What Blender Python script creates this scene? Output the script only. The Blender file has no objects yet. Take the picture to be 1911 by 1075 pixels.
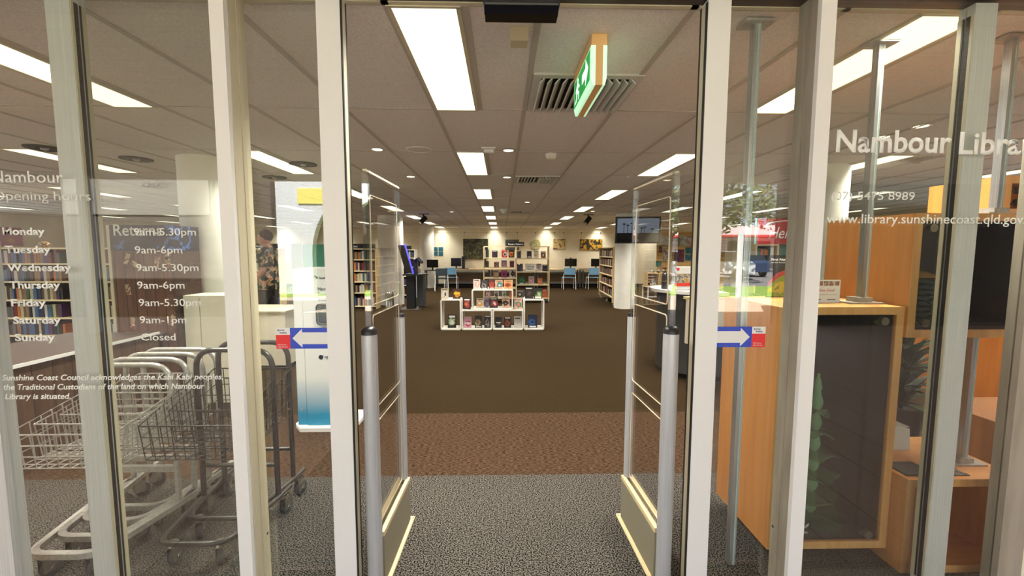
import bpy, bmesh, math, random
from mathutils import Vector, Matrix
random.seed(7)
SC = bpy.context.scene
COL = SC.collection
PI = math.pi

# ------------------------------------------------------------------ camera, sky, sun, exposure
H = 1.43            # eye height
CEIL = 2.375        # ceiling height
def cam_axes(yaw, pitch, roll):
    cy, sy, cp, sp = math.cos(yaw), math.sin(yaw), math.cos(pitch), math.sin(pitch)
    f = Vector((sy*cp, cy*cp, sp)); r = Vector((cy, -sy, 0)); u = r.cross(f)
    c, s = math.cos(roll), math.sin(roll)
    return c*r + s*u, -s*r + c*u, f
cd = bpy.data.cameras.new('camera'); cam = bpy.data.objects.new('camera', cd); COL.objects.link(cam)
r_, u_, f_ = cam_axes(.02395, -.08532, .00184)
cam.matrix_world = Matrix(((r_.x, u_.x, -f_.x, 0), (r_.y, u_.y, -f_.y, 0), (r_.z, u_.z, -f_.z, H), (0, 0, 0, 1)))
cd.sensor_width = 36; cd.lens = 793.04/1911*36; cd.clip_start = .02; cd.clip_end = 300
SC.camera = cam

w = bpy.data.worlds.new('sky'); SC.world = w; w.use_nodes = True
bg = w.node_tree.nodes['Background']; bg.inputs[0].default_value = (.74, .87, 1.0, 1); bg.inputs[1].default_value = 3.0
sd = bpy.data.lights.new('sun', 'SUN'); sd.energy = 42; sd.angle = .01; sd.color = (1, .98, .96)
sun = bpy.data.objects.new('sun', sd); COL.objects.link(sun); sun.location = (0, 6, 20)
sun.rotation_euler = Vector((.30, -.55, -.80)).to_track_quat('-Z', 'Y').to_euler()
SC.view_settings.view_transform = 'Standard'; SC.view_settings.look = 'None'
SC.view_settings.exposure = 0.42; SC.view_settings.gamma = 1; SC.view_settings.use_curve_mapping = False
SC.cycles.transparent_max_bounces = 32; SC.cycles.max_bounces = 8; SC.cycles.diffuse_bounces = 5
SC.cycles.use_denoising = True; SC.cycles.sample_clamp_indirect = 4
PANEL_W = 30        # watts of each ceiling panel's tube light
PANEL_E = 1.15      # glow of the diffuser itself

# ------------------------------------------------------------------ materials
def S(r, g, b):
    return tuple(((c/255)/12.92 if c/255 <= .04045 else ((c/255+.055)/1.055)**2.4) for c in (r, g, b)) + (1,)
MATS = {}
def mat(name, col, rough=.5, metal=0, spec=.5, emit=None, es=1.0):
    if name in MATS: return MATS[name]
    m = bpy.data.materials.new(name); m.use_nodes = True
    b = m.node_tree.nodes['Principled BSDF']
    b.inputs['Base Color'].default_value = col; b.inputs['Roughness'].default_value = rough
    b.inputs['Metallic'].default_value = metal; b.inputs['Specular IOR Level'].default_value = spec
    if emit: b.inputs['Emission Color'].default_value = emit; b.inputs['Emission Strength'].default_value = es
    MATS[name] = m; return m
def nd(m, t, **k):
    n = m.node_tree.nodes.new(t)
    for a, v in k.items(): setattr(n, a, v)
    return n
def noisy(name, c1, c2, scale=(20, 20, 20), rough=.6, detail=4, lo=.35, hi=.65, bump=0, metal=0, spec=.5, dist=.002):
    """procedural two-tone surface: stretched noise between two colours, optional bump"""
    if name in MATS: return MATS[name]
    m = mat(name, c1, rough, metal, spec); t = m.node_tree; b = t.nodes['Principled BSDF']
    tc = nd(m, 'ShaderNodeTexCoord'); mp = nd(m, 'ShaderNodeMapping'); mp.inputs['Scale'].default_value = scale
    nz = nd(m, 'ShaderNodeTexNoise'); nz.inputs['Scale'].default_value = 1; nz.inputs['Detail'].default_value = detail
    cr = nd(m, 'ShaderNodeValToRGB'); e = cr.color_ramp.elements
    e[0].position, e[0].color, e[1].position, e[1].color = lo, c1, hi, c2
    L = t.links.new
    L(tc.outputs['Object'], mp.inputs['Vector']); L(mp.outputs[0], nz.inputs['Vector']); L(nz.outputs[0], cr.inputs[0]); L(cr.outputs[0], b.inputs['Base Color'])
    if bump:
        bp = nd(m, 'ShaderNodeBump'); bp.inputs['Strength'].default_value = bump; bp.inputs['Distance'].default_value = dist
        L(nz.outputs[0], bp.inputs['Height']); L(bp.outputs[0], b.inputs['Normal'])
    return m
def cover(name, cols, scale=14, seed=0.0):
    """book jacket or picture artwork: constant colour patches from noise"""
    cols = [tuple(c*.72 for c in k[:3])+(1,) for k in cols]
    if name in MATS: return MATS[name]
    m = mat(name, cols[0], .45); t = m.node_tree; b = t.nodes['Principled BSDF']
    tc = nd(m, 'ShaderNodeTexCoord'); mp = nd(m, 'ShaderNodeMapping'); mp.inputs['Location'].default_value = (seed*3.1, seed*1.7, seed*2.3)
    nz = nd(m, 'ShaderNodeTexNoise'); nz.inputs['Scale'].default_value = scale; nz.inputs['Detail'].default_value = 4
    cr = nd(m, 'ShaderNodeValToRGB'); cr.color_ramp.interpolation = 'CONSTANT'; el = cr.color_ramp.elements
    n = len(cols); pos = [0] + [.49 + .17*i/max(1, n-1) for i in range(n-1)]
    el[0].position, el[0].color = 0, cols[0]; el[1].position, el[1].color = pos[1], cols[1]
    for i in range(2, n):
        x = el.new(pos[i]); x.color = cols[i]
    L = t.links.new
    L(tc.outputs['Object'], mp.inputs['Vector']); L(mp.outputs[0], nz.inputs['Vector']); L(nz.outputs[0], cr.inputs[0]); L(cr.outputs[0], b.inputs['Base Color'])
    return m
def objcol(name, rough=.5):
    """paint taken from each object's own colour, with a worn speckle"""
    if name in MATS: return MATS[name]
    m = mat(name, (1, 1, 1, 1), rough); t = m.node_tree; b = t.nodes['Principled BSDF']
    oi = nd(m, 'ShaderNodeObjectInfo'); tc = nd(m, 'ShaderNodeTexCoord'); nz = nd(m, 'ShaderNodeTexNoise')
    nz.inputs['Scale'].default_value = 9; mx = nd(m, 'ShaderNodeMix', data_type='RGBA', blend_type='MULTIPLY'); mx.inputs[0].default_value = .5
    L = t.links.new
    L(tc.outputs['Object'], nz.inputs['Vector']); L(oi.outputs['Color'], mx.inputs[6]); L(nz.outputs[0], mx.inputs[7]); L(mx.outputs[2], b.inputs['Base Color'])
    return m
def glass(name, base=.05, tint=(.97, .985, .97, 1), rough=0.0):
    if name in MATS: return MATS[name]
    m = bpy.data.materials.new(name); m.use_nodes = True; t = m.node_tree; t.nodes.clear(); L = t.links.new
    out = nd(m, 'ShaderNodeOutputMaterial'); mix = nd(m, 'ShaderNodeMixShader')
    tr = nd(m, 'ShaderNodeBsdfTransparent'); tr.inputs[0].default_value = tint
    gl = nd(m, 'ShaderNodeBsdfGlossy'); gl.inputs['Roughness'].default_value = rough
    lw = nd(m, 'ShaderNodeLayerWeight'); lw.inputs[0].default_value = .5
    pw = nd(m, 'ShaderNodeMath', operation='POWER'); pw.inputs[1].default_value = 5
    ma = nd(m, 'ShaderNodeMath', operation='MULTIPLY_ADD'); ma.inputs[1].default_value = 1-base; ma.inputs[2].default_value = base
    L(lw.outputs['Facing'], pw.inputs[0]); L(pw.outputs[0], ma.inputs[0]); L(ma.outputs[0], mix.inputs[0])
    L(tr.outputs[0], mix.inputs[1]); L(gl.outputs[0], mix.inputs[2]); L(mix.outputs[0], out.inputs[0])
    MATS[name] = m; return m
def wood(name, c1, c2, axis='z'):
    sc = {'z': (26, 26, 2.2), 'x': (2.2, 26, 26), 'y': (26, 2.2, 26)}[axis]
    return noisy(name, c1, c2, sc, .42, 5, .3, .7, .05)
def planks(name, c1, c2, pitch, axis=0, gap=(.02, .012, .01, 1), rough=.6):
    """boards: a thin groove every pitch metres along one axis over a grained colour"""
    if name in MATS: return MATS[name]
    sc = [30, 30, 30]; sc[(axis+1) % 3] = 4; sc[2 if axis != 2 else 0] = 4
    m = noisy(name, c1, c2, tuple(sc), rough); t = m.node_tree; b = t.nodes['Principled BSDF']; L = t.links.new
    src = b.inputs['Base Color'].links[0].from_socket
    tc = nd(m, 'ShaderNodeTexCoord'); sx = nd(m, 'ShaderNodeSeparateXYZ'); L(tc.outputs['Object'], sx.inputs[0])
    dv = nd(m, 'ShaderNodeMath', operation='DIVIDE'); dv.inputs[1].default_value = pitch; L(sx.outputs[axis], dv.inputs[0])
    fr = nd(m, 'ShaderNodeMath', operation='FRACT'); L(dv.outputs[0], fr.inputs[0])
    lt = nd(m, 'ShaderNodeMath', operation='LESS_THAN'); lt.inputs[1].default_value = min(.2, .008/pitch); L(fr.outputs[0], lt.inputs[0])
    mx = nd(m, 'ShaderNodeMix', data_type='RGBA'); L(lt.outputs[0], mx.inputs[0]); L(src, mx.inputs[6]); mx.inputs[7].default_value = gap
    L(mx.outputs[2], b.inputs['Base Color'])
    return m

WHITE = mat('white powder coat', S(232, 230, 226), .4)
STILE = mat('white door aluminium', S(238, 236, 232), .45)
CREAM = mat('cream aluminium', S(206, 196, 168), .45)
GASKET = mat('black rubber gasket', S(26, 22, 19), .6)
BLACK = mat('black plastic', S(22, 22, 24), .4)
BLACKM = mat('matte black', S(16, 15, 15), .8)
STEEL = noisy('brushed aluminium', S(176, 178, 180), S(205, 207, 209), (300, 300, 4), .32, metal=.85)
CHROME = mat('chrome', S(210, 208, 200), .16, 1.0)
SILVER = noisy('silver paint', S(176, 172, 164), S(198, 194, 186), (60, 60, 60), .34, metal=.55)
DARKPAINT = noisy('dark trolley paint', S(40, 36, 33), S(54, 49, 45), (50, 50, 50), .3)
WALLP = noisy('cream wall paint', S(226, 217, 190), S(233, 225, 200), (3, 3, 3), .75)
COLUMN = noisy('white column paint', S(228, 224, 210), S(236, 232, 220), (4, 4, 4), .6)
BEECH = wood('beech veneer', S(196, 128, 60), S(214, 148, 78))
BEECHE = wood('beech edge', S(206, 148, 84), S(226, 172, 108))
ORANGE = wood('orange ply', S(186, 104, 30), S(204, 122, 42))
MAPLE = wood('maple veneer', S(206, 176, 122), S(218, 190, 138))
CREAMP = noisy('cream panel', S(222, 214, 190), S(228, 220, 198), (5, 5, 5), .55)
GLASS = glass('window glass', .065)
ACRYL = glass('clear acrylic', .03, (.985, .985, .98, 1))
CASEGL = glass('display case glass', .045, (.94, .94, .94, 1))
PAGES = noisy('book pages', S(226, 216, 194), S(238, 230, 212), (4, 4, 160), .8)
SPINE = objcol('book spine')
RUBBER = mat('grey rubber', S(70, 72, 74), .6)

# ------------------------------------------------------------------ mesh helpers
class MB:
    def __init__(s): s.bm = bmesh.new()
    def box(s, x0, x1, y0, y1, z0, z1, bev=0, seg=2, rot=None):
        t = bmesh.new()
        vs = [t.verts.new((x, y, z)) for z in (z0, z1) for y in (y0, y1) for x in (x0, x1)]
        for q in ((0, 2, 3, 1), (4, 5, 7, 6), (0, 1, 5, 4), (2, 6, 7, 3), (0, 4, 6, 2), (1, 3, 7, 5)): t.faces.new([vs[i] for i in q])
        if bev: bmesh.ops.bevel(t, geom=t.edges[:], offset=bev, segments=seg, affect='EDGES', profile=.5)
        return s._join(t, rot)
    def _join(s, t, rot=None):
        if rot: bmesh.ops.transform(t, matrix=rot, verts=t.verts)
        me = bpy.data.meshes.new('tmp'); t.to_mesh(me); t.free(); s.bm.from_mesh(me); bpy.data.meshes.remove(me); return s
    def cyl(s, p, q, r, r2=None, n=14, cap=True):
        p, q = Vector(p), Vector(q); d = q-p; t = bmesh.new()
        bmesh.ops.create_cone(t, cap_ends=cap, segments=n, radius1=r, radius2=r if r2 is None else r2, depth=d.length)
        return s._join(t, Matrix.Translation((p+q)/2) @ d.to_track_quat('Z', 'Y').to_matrix().to_4x4())
    def sph(s, c, r, sc=(1, 1, 1), n=16):
        t = bmesh.new(); bmesh.ops.create_uvsphere(t, u_segments=n, v_segments=max(6, n//2), radius=r)
        return s._join(t, Matrix.Translation(c) @ Matrix.Diagonal((*sc, 1)))
    def tube(s, pts, r, n=8, closed=False):
        pts = [Vector(p) for p in pts]; m = len(pts); rings = []; bm = s.bm; up = None
        for i, p in enumerate(pts):
            a = pts[i-1] if (i or closed) else p; b = pts[(i+1) % m] if (i < m-1 or closed) else p
            d = (b-a).normalized()
            if up is None:
                up = Vector((0, 0, 1)) if abs(d.z) < .9 else Vector((1, 0, 0))
            x = d.cross(up).normalized(); up = x.cross(d).normalized()
            rings.append([bm.verts.new(p + r*(math.cos(2*PI*k/n)*x + math.sin(2*PI*k/n)*up)) for k in range(n)])
        for i in range(m if closed else m-1):
            A, B = rings[i], rings[(i+1) % m]
            off = 0
            if closed and i == m-1: off = min(range(n), key=lambda o: (A[0].co-B[o].co).length)
            for k in range(n): bm.faces.new((A[k], A[(k+1) % n], B[(k+1+off) % n], B[(k+off) % n]))
        if not closed: bm.faces.new(rings[0][::-1]); bm.faces.new(rings[-1])
        return s
    def prism(s, prof, a0, a1, axis='y'):
        """profile polygon extruded along an axis: 'y' takes (x,z), 'x' takes (y,z), 'z' takes (x,y)"""
        f = {'y': lambda u, v, a: (u, a, v), 'x': lambda u, v, a: (a, u, v), 'z': lambda u, v, a: (u, v, a)}[axis]
        A = [s.bm.verts.new(f(u, v, a0)) for u, v in prof]; B = [s.bm.verts.new(f(u, v, a1)) for u, v in prof]; n = len(prof)
        s.bm.faces.new(A); s.bm.faces.new(B[::-1])
        for i in range(n): s.bm.faces.new((A[i], B[i], B[(i+1) % n], A[(i+1) % n]))
        return s
    def lathe(s, prof, c=(0, 0, 0), n=24, wav=None):
        """(radius, height) profile around z; wav(angle, i) gives (radius factor, height offset)"""
        R = []
        for i, (r, z) in enumerate(prof):
            ring = []
            for k in range(n):
                a = 2*PI*k/n; fr, dz = wav(a, i) if wav else (1, 0)
                ring.append(s.bm.verts.new((c[0]+r*fr*math.cos(a), c[1]+r*fr*math.sin(a), c[2]+z+dz)))
            R.append(ring)
        for A, B in zip(R, R[1:]):
            for k in range(n): s.bm.faces.new((A[k], A[(k+1) % n], B[(k+1) % n], B[k]))
        s.bm.faces.new(R[0][::-1]); s.bm.faces.new(R[-1])
        return s
def rounded(pts, r, n=5, closed=True):
    """round the corners of a polyline"""
    P = [Vector(p) for p in pts]; out = []; m = len(P)
    for i, p in enumerate(P):
        if not closed and i in (0, m-1): out.append(p); continue
        a, b = P[i-1], P[(i+1) % m]; da, db = (a-p), (b-p); q = min(r, da.length/2.01, db.length/2.01)
        s, e = p+da.normalized()*q, p+db.normalized()*q
        for k in range(n+1):
            t = k/n; out.append((1-t)**2*s + 2*t*(1-t)*p + t*t*e)
    return out
def put(name, mb, m, parent=None, local=False, smooth=False):
    me = bpy.data.meshes.new(name); bmesh.ops.recalc_face_normals(mb.bm, faces=mb.bm.faces); mb.bm.to_mesh(me); mb.bm.free()
    o = bpy.data.objects.new(name, me); me.materials.append(m); COL.objects.link(o)
    if parent:
        o.parent = parent
        if not local:
            off = Vector((0, 0, 0)); q = parent
            while q: off += q.location; q = q.parent
            me.transform(Matrix.Translation(-off))
    if smooth:
        for p in me.polygons: p.use_smooth = True
        try: me.set_sharp_from_angle(angle=.7)
        except Exception: pass
    return o
def tag(o, label, cat, group=None):
    o['label'] = label; o['category'] = cat
    if group: o['group'] = group
    return o
def thing(name, label, cat, loc=(0, 0, 0), rz=0, group=None):
    o = bpy.data.objects.new(name, None); COL.objects.link(o); o.location = loc; o.rotation_euler = (0, 0, rz); o.empty_display_size = .05
    return tag(o, label, cat, group)
def struct(name, mb, m, parent=None, **k):
    o = put(name, mb, m, parent, **k)
    if not parent: o['kind'] = 'structure'
    return o
def sroot(name, loc=(0, 0, 0)):
    o = bpy.data.objects.new(name, None); COL.objects.link(o); o.location = loc; o['kind'] = 'structure'; return o
def solo(name, mb, m, label, cat, loc, group=None, smooth=False):
    """a thing that is one mesh, origin at loc, shape given in world coordinates"""
    mb.bm.transform(Matrix.Translation(-Vector(loc))); o = put(name, mb, m, smooth=smooth); o.location = loc
    return tag(o, label, cat, group)
def dup_tree(o, parent=None):
    c = o.copy(); COL.objects.link(c); c.parent = parent
    for ch in list(o.children): dup_tree(ch, c)
    return c
def letters(name, s, m, parent, x, y, z, width=None, cap=.03, bold=0, shear=0, ry=0, depth=.0006, align='LEFT', face='-y', local=False):
    """raised lettering standing on a vertical surface, base line at z"""
    cu = bpy.data.curves.new('t', 'FONT'); cu.body = s; cu.size = 1; cu.offset = bold; cu.shear = shear; cu.resolution_u = 3
    t = bpy.data.objects.new('t', cu); COL.objects.link(t)
    dg = bpy.context.evaluated_depsgraph_get(); dg.update()
    me = bpy.data.meshes.new_from_object(t.evaluated_get(dg)); bpy.data.objects.remove(t); bpy.data.curves.remove(cu)
    xs = [v.co.x for v in me.vertices]; x0, x1 = min(xs), max(xs); sy = cap/.729; sx = width/(x1-x0) if width else sy*.93
    off = -x0 if align == 'LEFT' else -(x0+x1)/2
    bm = bmesh.new(); bm.from_mesh(me); bpy.data.meshes.remove(me)
    for v in bm.verts: v.co = Vector(((v.co.x+off)*sx, 0, v.co.y*sy))
    bmesh.ops.remove_doubles(bm, verts=bm.verts, dist=1e-6)
    ext = bmesh.ops.extrude_face_region(bm, geom=bm.faces[:])
    bmesh.ops.translate(bm, verts=[g for g in ext['geom'] if isinstance(g, bmesh.types.BMVert)], vec=(0, -depth, 0))
    rot = {'-y': 0, '+x': PI/2, '-x': -PI/2, '+y': PI}[face]
    bmesh.ops.transform(bm, matrix=Matrix.Translation((x, y, z)) @ Matrix.Rotation(rot+ry, 4, 'Z'), verts=bm.verts)
    mb = MB(); mb.bm.free(); mb.bm = bm
    return put(name, mb, m, parent, local)
ORD = ['first', 'second', 'third', 'fourth', 'fifth', 'sixth', 'seventh', 'eighth', 'ninth', 'tenth']

# ------------------------------------------------------------------ the setting: floor, ceiling, walls, roof, outdoors
XL, XR, YB = -12.5, 9.5, 17.4
YF0, YF1 = 1.58, 1.70
MATGREY = noisy('grey entrance matting', S(14, 13, 12), S(108, 103, 96), (140, 185, 125), .95, 1, .45, .57, .15, spec=.03)
CARPB = noisy('brown ribbed carpet tile', S(38, 27, 19), S(90, 70, 53), (38, 190, 60), .95, 3, .40, .62, .5, spec=.03)
CARPD = noisy('dark brown carpet', S(41, 31, 19), S(54, 43, 28), (90, 90, 90), .97, 3, .3, .7, .3, spec=.03)
struct('floor', MB().box(XL, XR, 3.673, YB, -.05, 0), CARPD)
struct('floor', MB().box(XL, XR, 2.62, 3.673, -.05, 0), CARPB)
struct('floor', MB().box(XL, XR, 1.52, 2.62, -.05, 0), MATGREY)
TILE = noisy('mineral fibre ceiling tile', S(222, 214, 206), S(238, 231, 224), (140, 140, 140), .9, 3, .38, .58)
struct('ceiling', MB().box(XL, XR, YF1, YB, CEIL, CEIL+.03), TILE)
GRID = mat('ceiling grid', S(186, 177, 165), .5)
g = MB(); x = -.445
while x > XL+.3: x -= .595
while x < XR:
    g.box(x-.014, x+.014, YF1, YB, CEIL-.006, CEIL+.001); x += .595
y = 2.925-1.2
while y < YB:
    g.box(XL, XR, y-.005, y+.005, CEIL-.004, CEIL+.001); y += 1.2
struct('trim_1', g, GRID)
struct('trim_2', MB().box(-1.93, 2.12, YF1, 1.722, CEIL-.006, CEIL+.001), CREAM)
struct('wall_back', MB().box(XL-.1, XR+.1, YB, YB+.12, 0, 2.9), WALLP)
struct('wall_left', MB().box(XL-.1, XL, 9.9, YB, 0, 2.9).box(XL-.1, XL, YF0, 9.9, 2.25, 2.9).box(XL-.1, XL, YF0, 9.9, 0, .3), WALLP)
struct('wall_right', MB().box(XR, XR+.1, 7.3, YB, 0, 2.9).box(XR, XR+.1, YF0, 7.3, 2.25, 2.9).box(XR, XR+.1, YF0, 7.3, 0, .3), WALLP)
struct('wall_front_left', MB().box(XL-.1, -1.94, YF0, YF1, 2.3, 2.9).box(XL-.1, -1.94, YF0, YF1, 0, .25), WALLP)
struct('wall_front_right', MB().box(2.12, XR+.1, YF0, YF1, 2.3, 2.9).box(2.12, XR+.1, YF0, YF1, 0, .25), WALLP)
struct('wall_front_top', MB().box(-1.94, 2.12, 1.56, YF1, CEIL-.002, 2.9), mat('header bronze', S(58, 50, 44), .5))
struct('baseboard_back', MB().box(XL, XR, YB-.015, YB, 0, .12), BLACKM)
struct('roof', MB().box(XL-.2, XR+.2, YF0, YB+.2, 2.9, 3.05), mat('roof sheet', S(150, 150, 150), .6))
struct('soffit', MB().box(-15, 15, -4.65, YF0, 2.7, 2.95), planks('soffit boards', S(214, 205, 190), S(222, 213, 198), .19, 1, S(120, 105, 92)))
PAVER = planks('pink pavers', S(158, 136, 130), S(176, 153, 146), .4, 0, S(110, 84, 78))
struct('ground', MB().box(-30, 30, -5.9, 1.52, -.06, -.002), PAVER)
struct('ground', MB().box(-1.24, 1.24, -5.2, 1.50, -.02, .002), noisy('outside mat', S(74, 74, 82), S(112, 112, 122), (120, 120, 120), .95, 2))
struct('wall_outside_left', MB().box(-30, -5.0, -6.3, -6.1, 0, 4.2), noisy('outdoor brown render', S(62, 53, 46), S(74, 64, 56), (2, 2, 2), .8))
struct('wall_outside_right', MB().box(5.4, 30, -5.0, -4.8, 0, 4.2), MATS['outdoor brown render'])
struct('path', MB().box(-30, 30, -10, -5.9, -.06, -.004), noisy('sandy concrete', S(172, 152, 134), S(194, 174, 154), (14, 14, 14), .9))
lawn = put('lawn', MB().box(-40, 40, -14.2, -10, -.06, 0), noisy('lawn grass', S(96, 128, 40), S(150, 176, 76), (9, 9, 9), .95)); lawn['kind'] = 'stuff'
tag(lawn, 'strip of mown green grass between the path and the road outside', 'grass')
struct('road', MB().box(-60, 60, -60, -14.2, -.06, -.004), noisy('asphalt', S(110, 104, 104), S(132, 126, 124), (6, 6, 6), .9))

# ------------------------------------------------------------------ the glazed front: windows and sliding doors
TXT = mat('white vinyl lettering', S(246, 246, 240), .5, emit=None)
TXTS = mat('frosted vinyl lettering', S(236, 236, 228), .6)
# left sidelight
wl = sroot('window_1', (-1.45, 1.58, 0))
b = MB().box(-1.02, -.970, 1.58, 1.60, 0, CEIL); put('mullion_face', b, STILE, wl)
b = MB().box(-1.02, -.967, 1.60, 1.632, 0, CEIL).box(-1.02, -.970, 1.632, 1.652, 0, CEIL).box(-1.02, -.967, 1.652, 1.70, 0, CEIL); put('mullion', b, CREAM, wl)
put('screw_hole', MB().cyl((-.9672, 1.685, .27), (-.9665, 1.685, .27), .006), BLACKM, wl)
put('jamb', MB().box(-1.93, -1.872, 1.58, 1.64, 0, CEIL), noisy('pale satin aluminium', S(198, 198, 194), S(212, 212, 208), (200, 200, 3), .45, metal=.1), wl)
put('sill', MB().box(-1.872, -1.02, 1.585, 1.625, 0, .015), STEEL, wl)
put('glass', MB().box(-1.872, -1.02, 1.602, 1.608, .015, CEIL), GLASS, wl)
YT = 1.6015
T = [("Nambour", -1.836, 1.675, .251, .044, .002, 0, TXTS), ("Opening hours", -1.838, 1.612, .345, .034, -.004, 0, TXTS),
     ("Monday", -1.816, 1.488, .150, .027, .03, 0, TXT), ("Tuesday", -1.814, 1.422, .163, .027, .03, 0, TXT), ("Wednesday", -1.812, 1.356, .229, .027, .03, 0, TXT),
     ("Thursday", -1.811, 1.292, .183, .027, .03, 0, TXT), ("Friday", -1.811, 1.226, .126, .027, .03, 0, TXT), ("Saturday", -1.810, 1.161, .173, .027, .03, 0, TXT), ("Sunday", -1.809, 1.096, .145, .027, .03, 0, TXT),
     ("9am-5.30pm", -1.348, 1.487, .223, .028, .004, 0, TXT), ("9am-6pm", -1.349, 1.421, .171, .028, .004, 0, TXT), ("9am-5.30pm", -1.349, 1.356, .226, .028, .004, 0, TXT),
     ("9am-6pm", -1.350, 1.291, .172, .028, .004, 0, TXT), ("9am-5.30pm", -1.349, 1.226, .226, .028, .004, 0, TXT), ("9am-1pm", -1.350, 1.161, .171, .028, .004, 0, TXT), ("Closed", -1.350, 1.096, .127, .028, .004, 0, TXT),
     ("Sunshine Coast Council acknowledges the Kabi Kabi peoples,", -1.871, .946, .815, .022, .014, .22, TXT),
     ("the Traditional Custodians of the land on which Nambour", -1.869, .910, .742, .022, .014, .22, TXT), ("Library is situated.", -1.867, .874, .240, .022, .014, .22, TXT)]
for s, tx, tz, tw, cap, bo, sh, m in T: letters('lettering', s, m, wl, tx, YT, tz, tw, cap, bo, sh)
# right sidelight
wr = sroot('window_2', (1.65, 1.58, 0))
put('mullion_face', MB().box(1.150, 1.206, 1.58, 1.60, 0, CEIL), STILE, wr)
put('mullion', MB().box(1.150, 1.203, 1.60, 1.632, 0, CEIL).box(1.153, 1.203, 1.632, 1.652, 0, CEIL).box(1.150, 1.203, 1.652, 1.70, 0, CEIL), noisy('grey-brown aluminium', S(150, 140, 124), S(166, 156, 140), (20, 20, 3), .5), wr)  # right mullion and jamb in a darker grey-brown than the left
put('screw_hole', MB().cyl((1.1502, 1.685, .27), (1.1496, 1.685, .27), .006), BLACKM, wr)
put('jamb', MB().box(2.02, 2.12, 1.58, 1.64, 0, CEIL), MATS['grey-brown aluminium'], wr)
put('sill', MB().box(1.206, 2.02, 1.585, 1.625, 0, .015), STEEL, wr)
put('glass', MB().box(1.206, 2.02, 1.602, 1.608, .015, CEIL), GLASS, wr)
for s, tx, tz, tw, cap, bo, sh, m in [("Nambour", 1.251, 1.806, .442, .083, .022, 0, TXT), ("Library", 1.724, 1.802, .345, .083, .022, 0, TXT),
        ("(07) 5475 8989", 1.246, 1.628, .322, .032, .004, 0, TXTS), ("www.library.sunshinecoast.qld.gov.au", 1.233, 1.540, .83, .037, .004, 0, TXTS)]:
    letters('lettering', s, m, wr, tx, YT, tz, tw, cap, bo, sh)
# sliding leaves
def leaf(name, lead, trail, sgn):
    """sgn=+1: leading stile on the right (left leaf)"""
    d = sroot(name, ((lead+trail)/2, 1.64, 0))
    w_ = .086
    a = sorted((lead, lead-sgn*w_)); put('leading_stile', MB().box(a[0], a[1], 1.64, 1.70, .01, CEIL-.01), STILE, d)
    for y0, y1, m in ((1.643, 1.655, GASKET), (1.655, 1.685, CREAM), (1.685, 1.699, GASKET)):
        e = sorted((lead, lead+sgn*.004)); put('edge_seal', MB().box(e[0], e[1], y0, y1, .02, CEIL-.02), m, d)
    a2 = sorted((trail, trail+sgn*w_)); put('trailing_stile', MB().box(a2[0], a2[1], 1.64, 1.70, .01, CEIL-.01), noisy('pale satin aluminium', S(198, 198, 194), S(212, 212, 208), (200, 200, 3), .45, metal=.1), d)
    e = sorted((trail+sgn*w_, trail+sgn*(w_+.003)))
    for y0, y1, m in ((1.642, 1.652, CREAM), (1.653, 1.668, GASKET), (1.676, 1.681, GASKET), (1.682, 1.699, CREAM)): put('edge_seal', MB().box(e[0], e[1], y0, y1, .045, CEIL-.05), m, d)
    g0, g1 = sorted((lead-sgn*w_, trail+sgn*w_))
    put('bottom_rail', MB().box(g0, g1, 1.645, 1.695, .008, .022), STILE, d)
    put('glass', MB().box(g0, g1, 1.669, 1.675, .022, CEIL-.02), GLASS, d)
    ys = 1.6665
    st = MB().box(0, .137, 0, .002, 0, .083)
    # arrow sticker, built pointing -x then mirrored for the other leaf
    bx = lead-sgn*w_
    def X(u): return bx-sgn*u
    blue, red = mat('blue sticker', S(34, 66, 190), .4), mat('red sticker', S(226, 28, 34), .4)
    def pl(n, u0, u1, z0, z1, m, k=0):
        q = sorted((X(u0), X(u1))); return put(n, MB().box(q[0], q[1], ys-.0006*k-.0006, ys-.0006*k, z0, z1), m, d)
    st.bm.free()
    pl('arrow_sticker', 0, .155, 1.048, 1.131, blue)
    pr = [(0, .018), (.108, .018), (.108, .004), (.146, .0415), (.108, .079), (.108, .065), (0, .065)]
    put('arrow', MB().prism([(X(u), 1.048+v) for u, v in pr], ys-.0014, ys-.0007), WHITE, d)
    pl('maker_sticker', .155, .210, 1.048, 1.103, red); pl('maker_sticker', .155, .210, 1.103, 1.131, WHITE)
    q0 = min(X(.155), X(.210))
    letters('lettering', 'dorma', mat('sticker navy', S(40, 40, 110), .5), d, q0+.006, ys-.001, 1.119, .028, .007, .01)
    letters('lettering', 'kaba', MATS['sticker navy'], d, q0+.016, ys-.001, 1.109, .026, .007, .01)
    letters('lettering', '24/7 Service', WHITE, d, q0+.006, ys-.001, 1.062, .034, .005, .0)
    letters('lettering', '1800 675 411', WHITE, d, q0+.006, ys-.001, 1.053, .038, .005, .01)
    return d
leaf('door_1', -.590, -1.635, 1)
leaf('door_2', .766, 1.868, -1)
# motion sensor on the head
t = thing('door_sensor', 'black motion sensor bar fixed to the head above the open doorway', 'sensor', (.067, 1.55, CEIL-.13))
put('housing', MB().box(-.063, .197, 1.50, 1.575, 2.254, CEIL-.002, .008), BLACK, t)
put('lens', MB().prism([(1.502, 2.254), (1.575, 2.254), (1.575, 2.236), (1.52, 2.236)], -.058, .192, 'x'), mat('sensor lens', S(10, 8, 12), .1), t)

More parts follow.
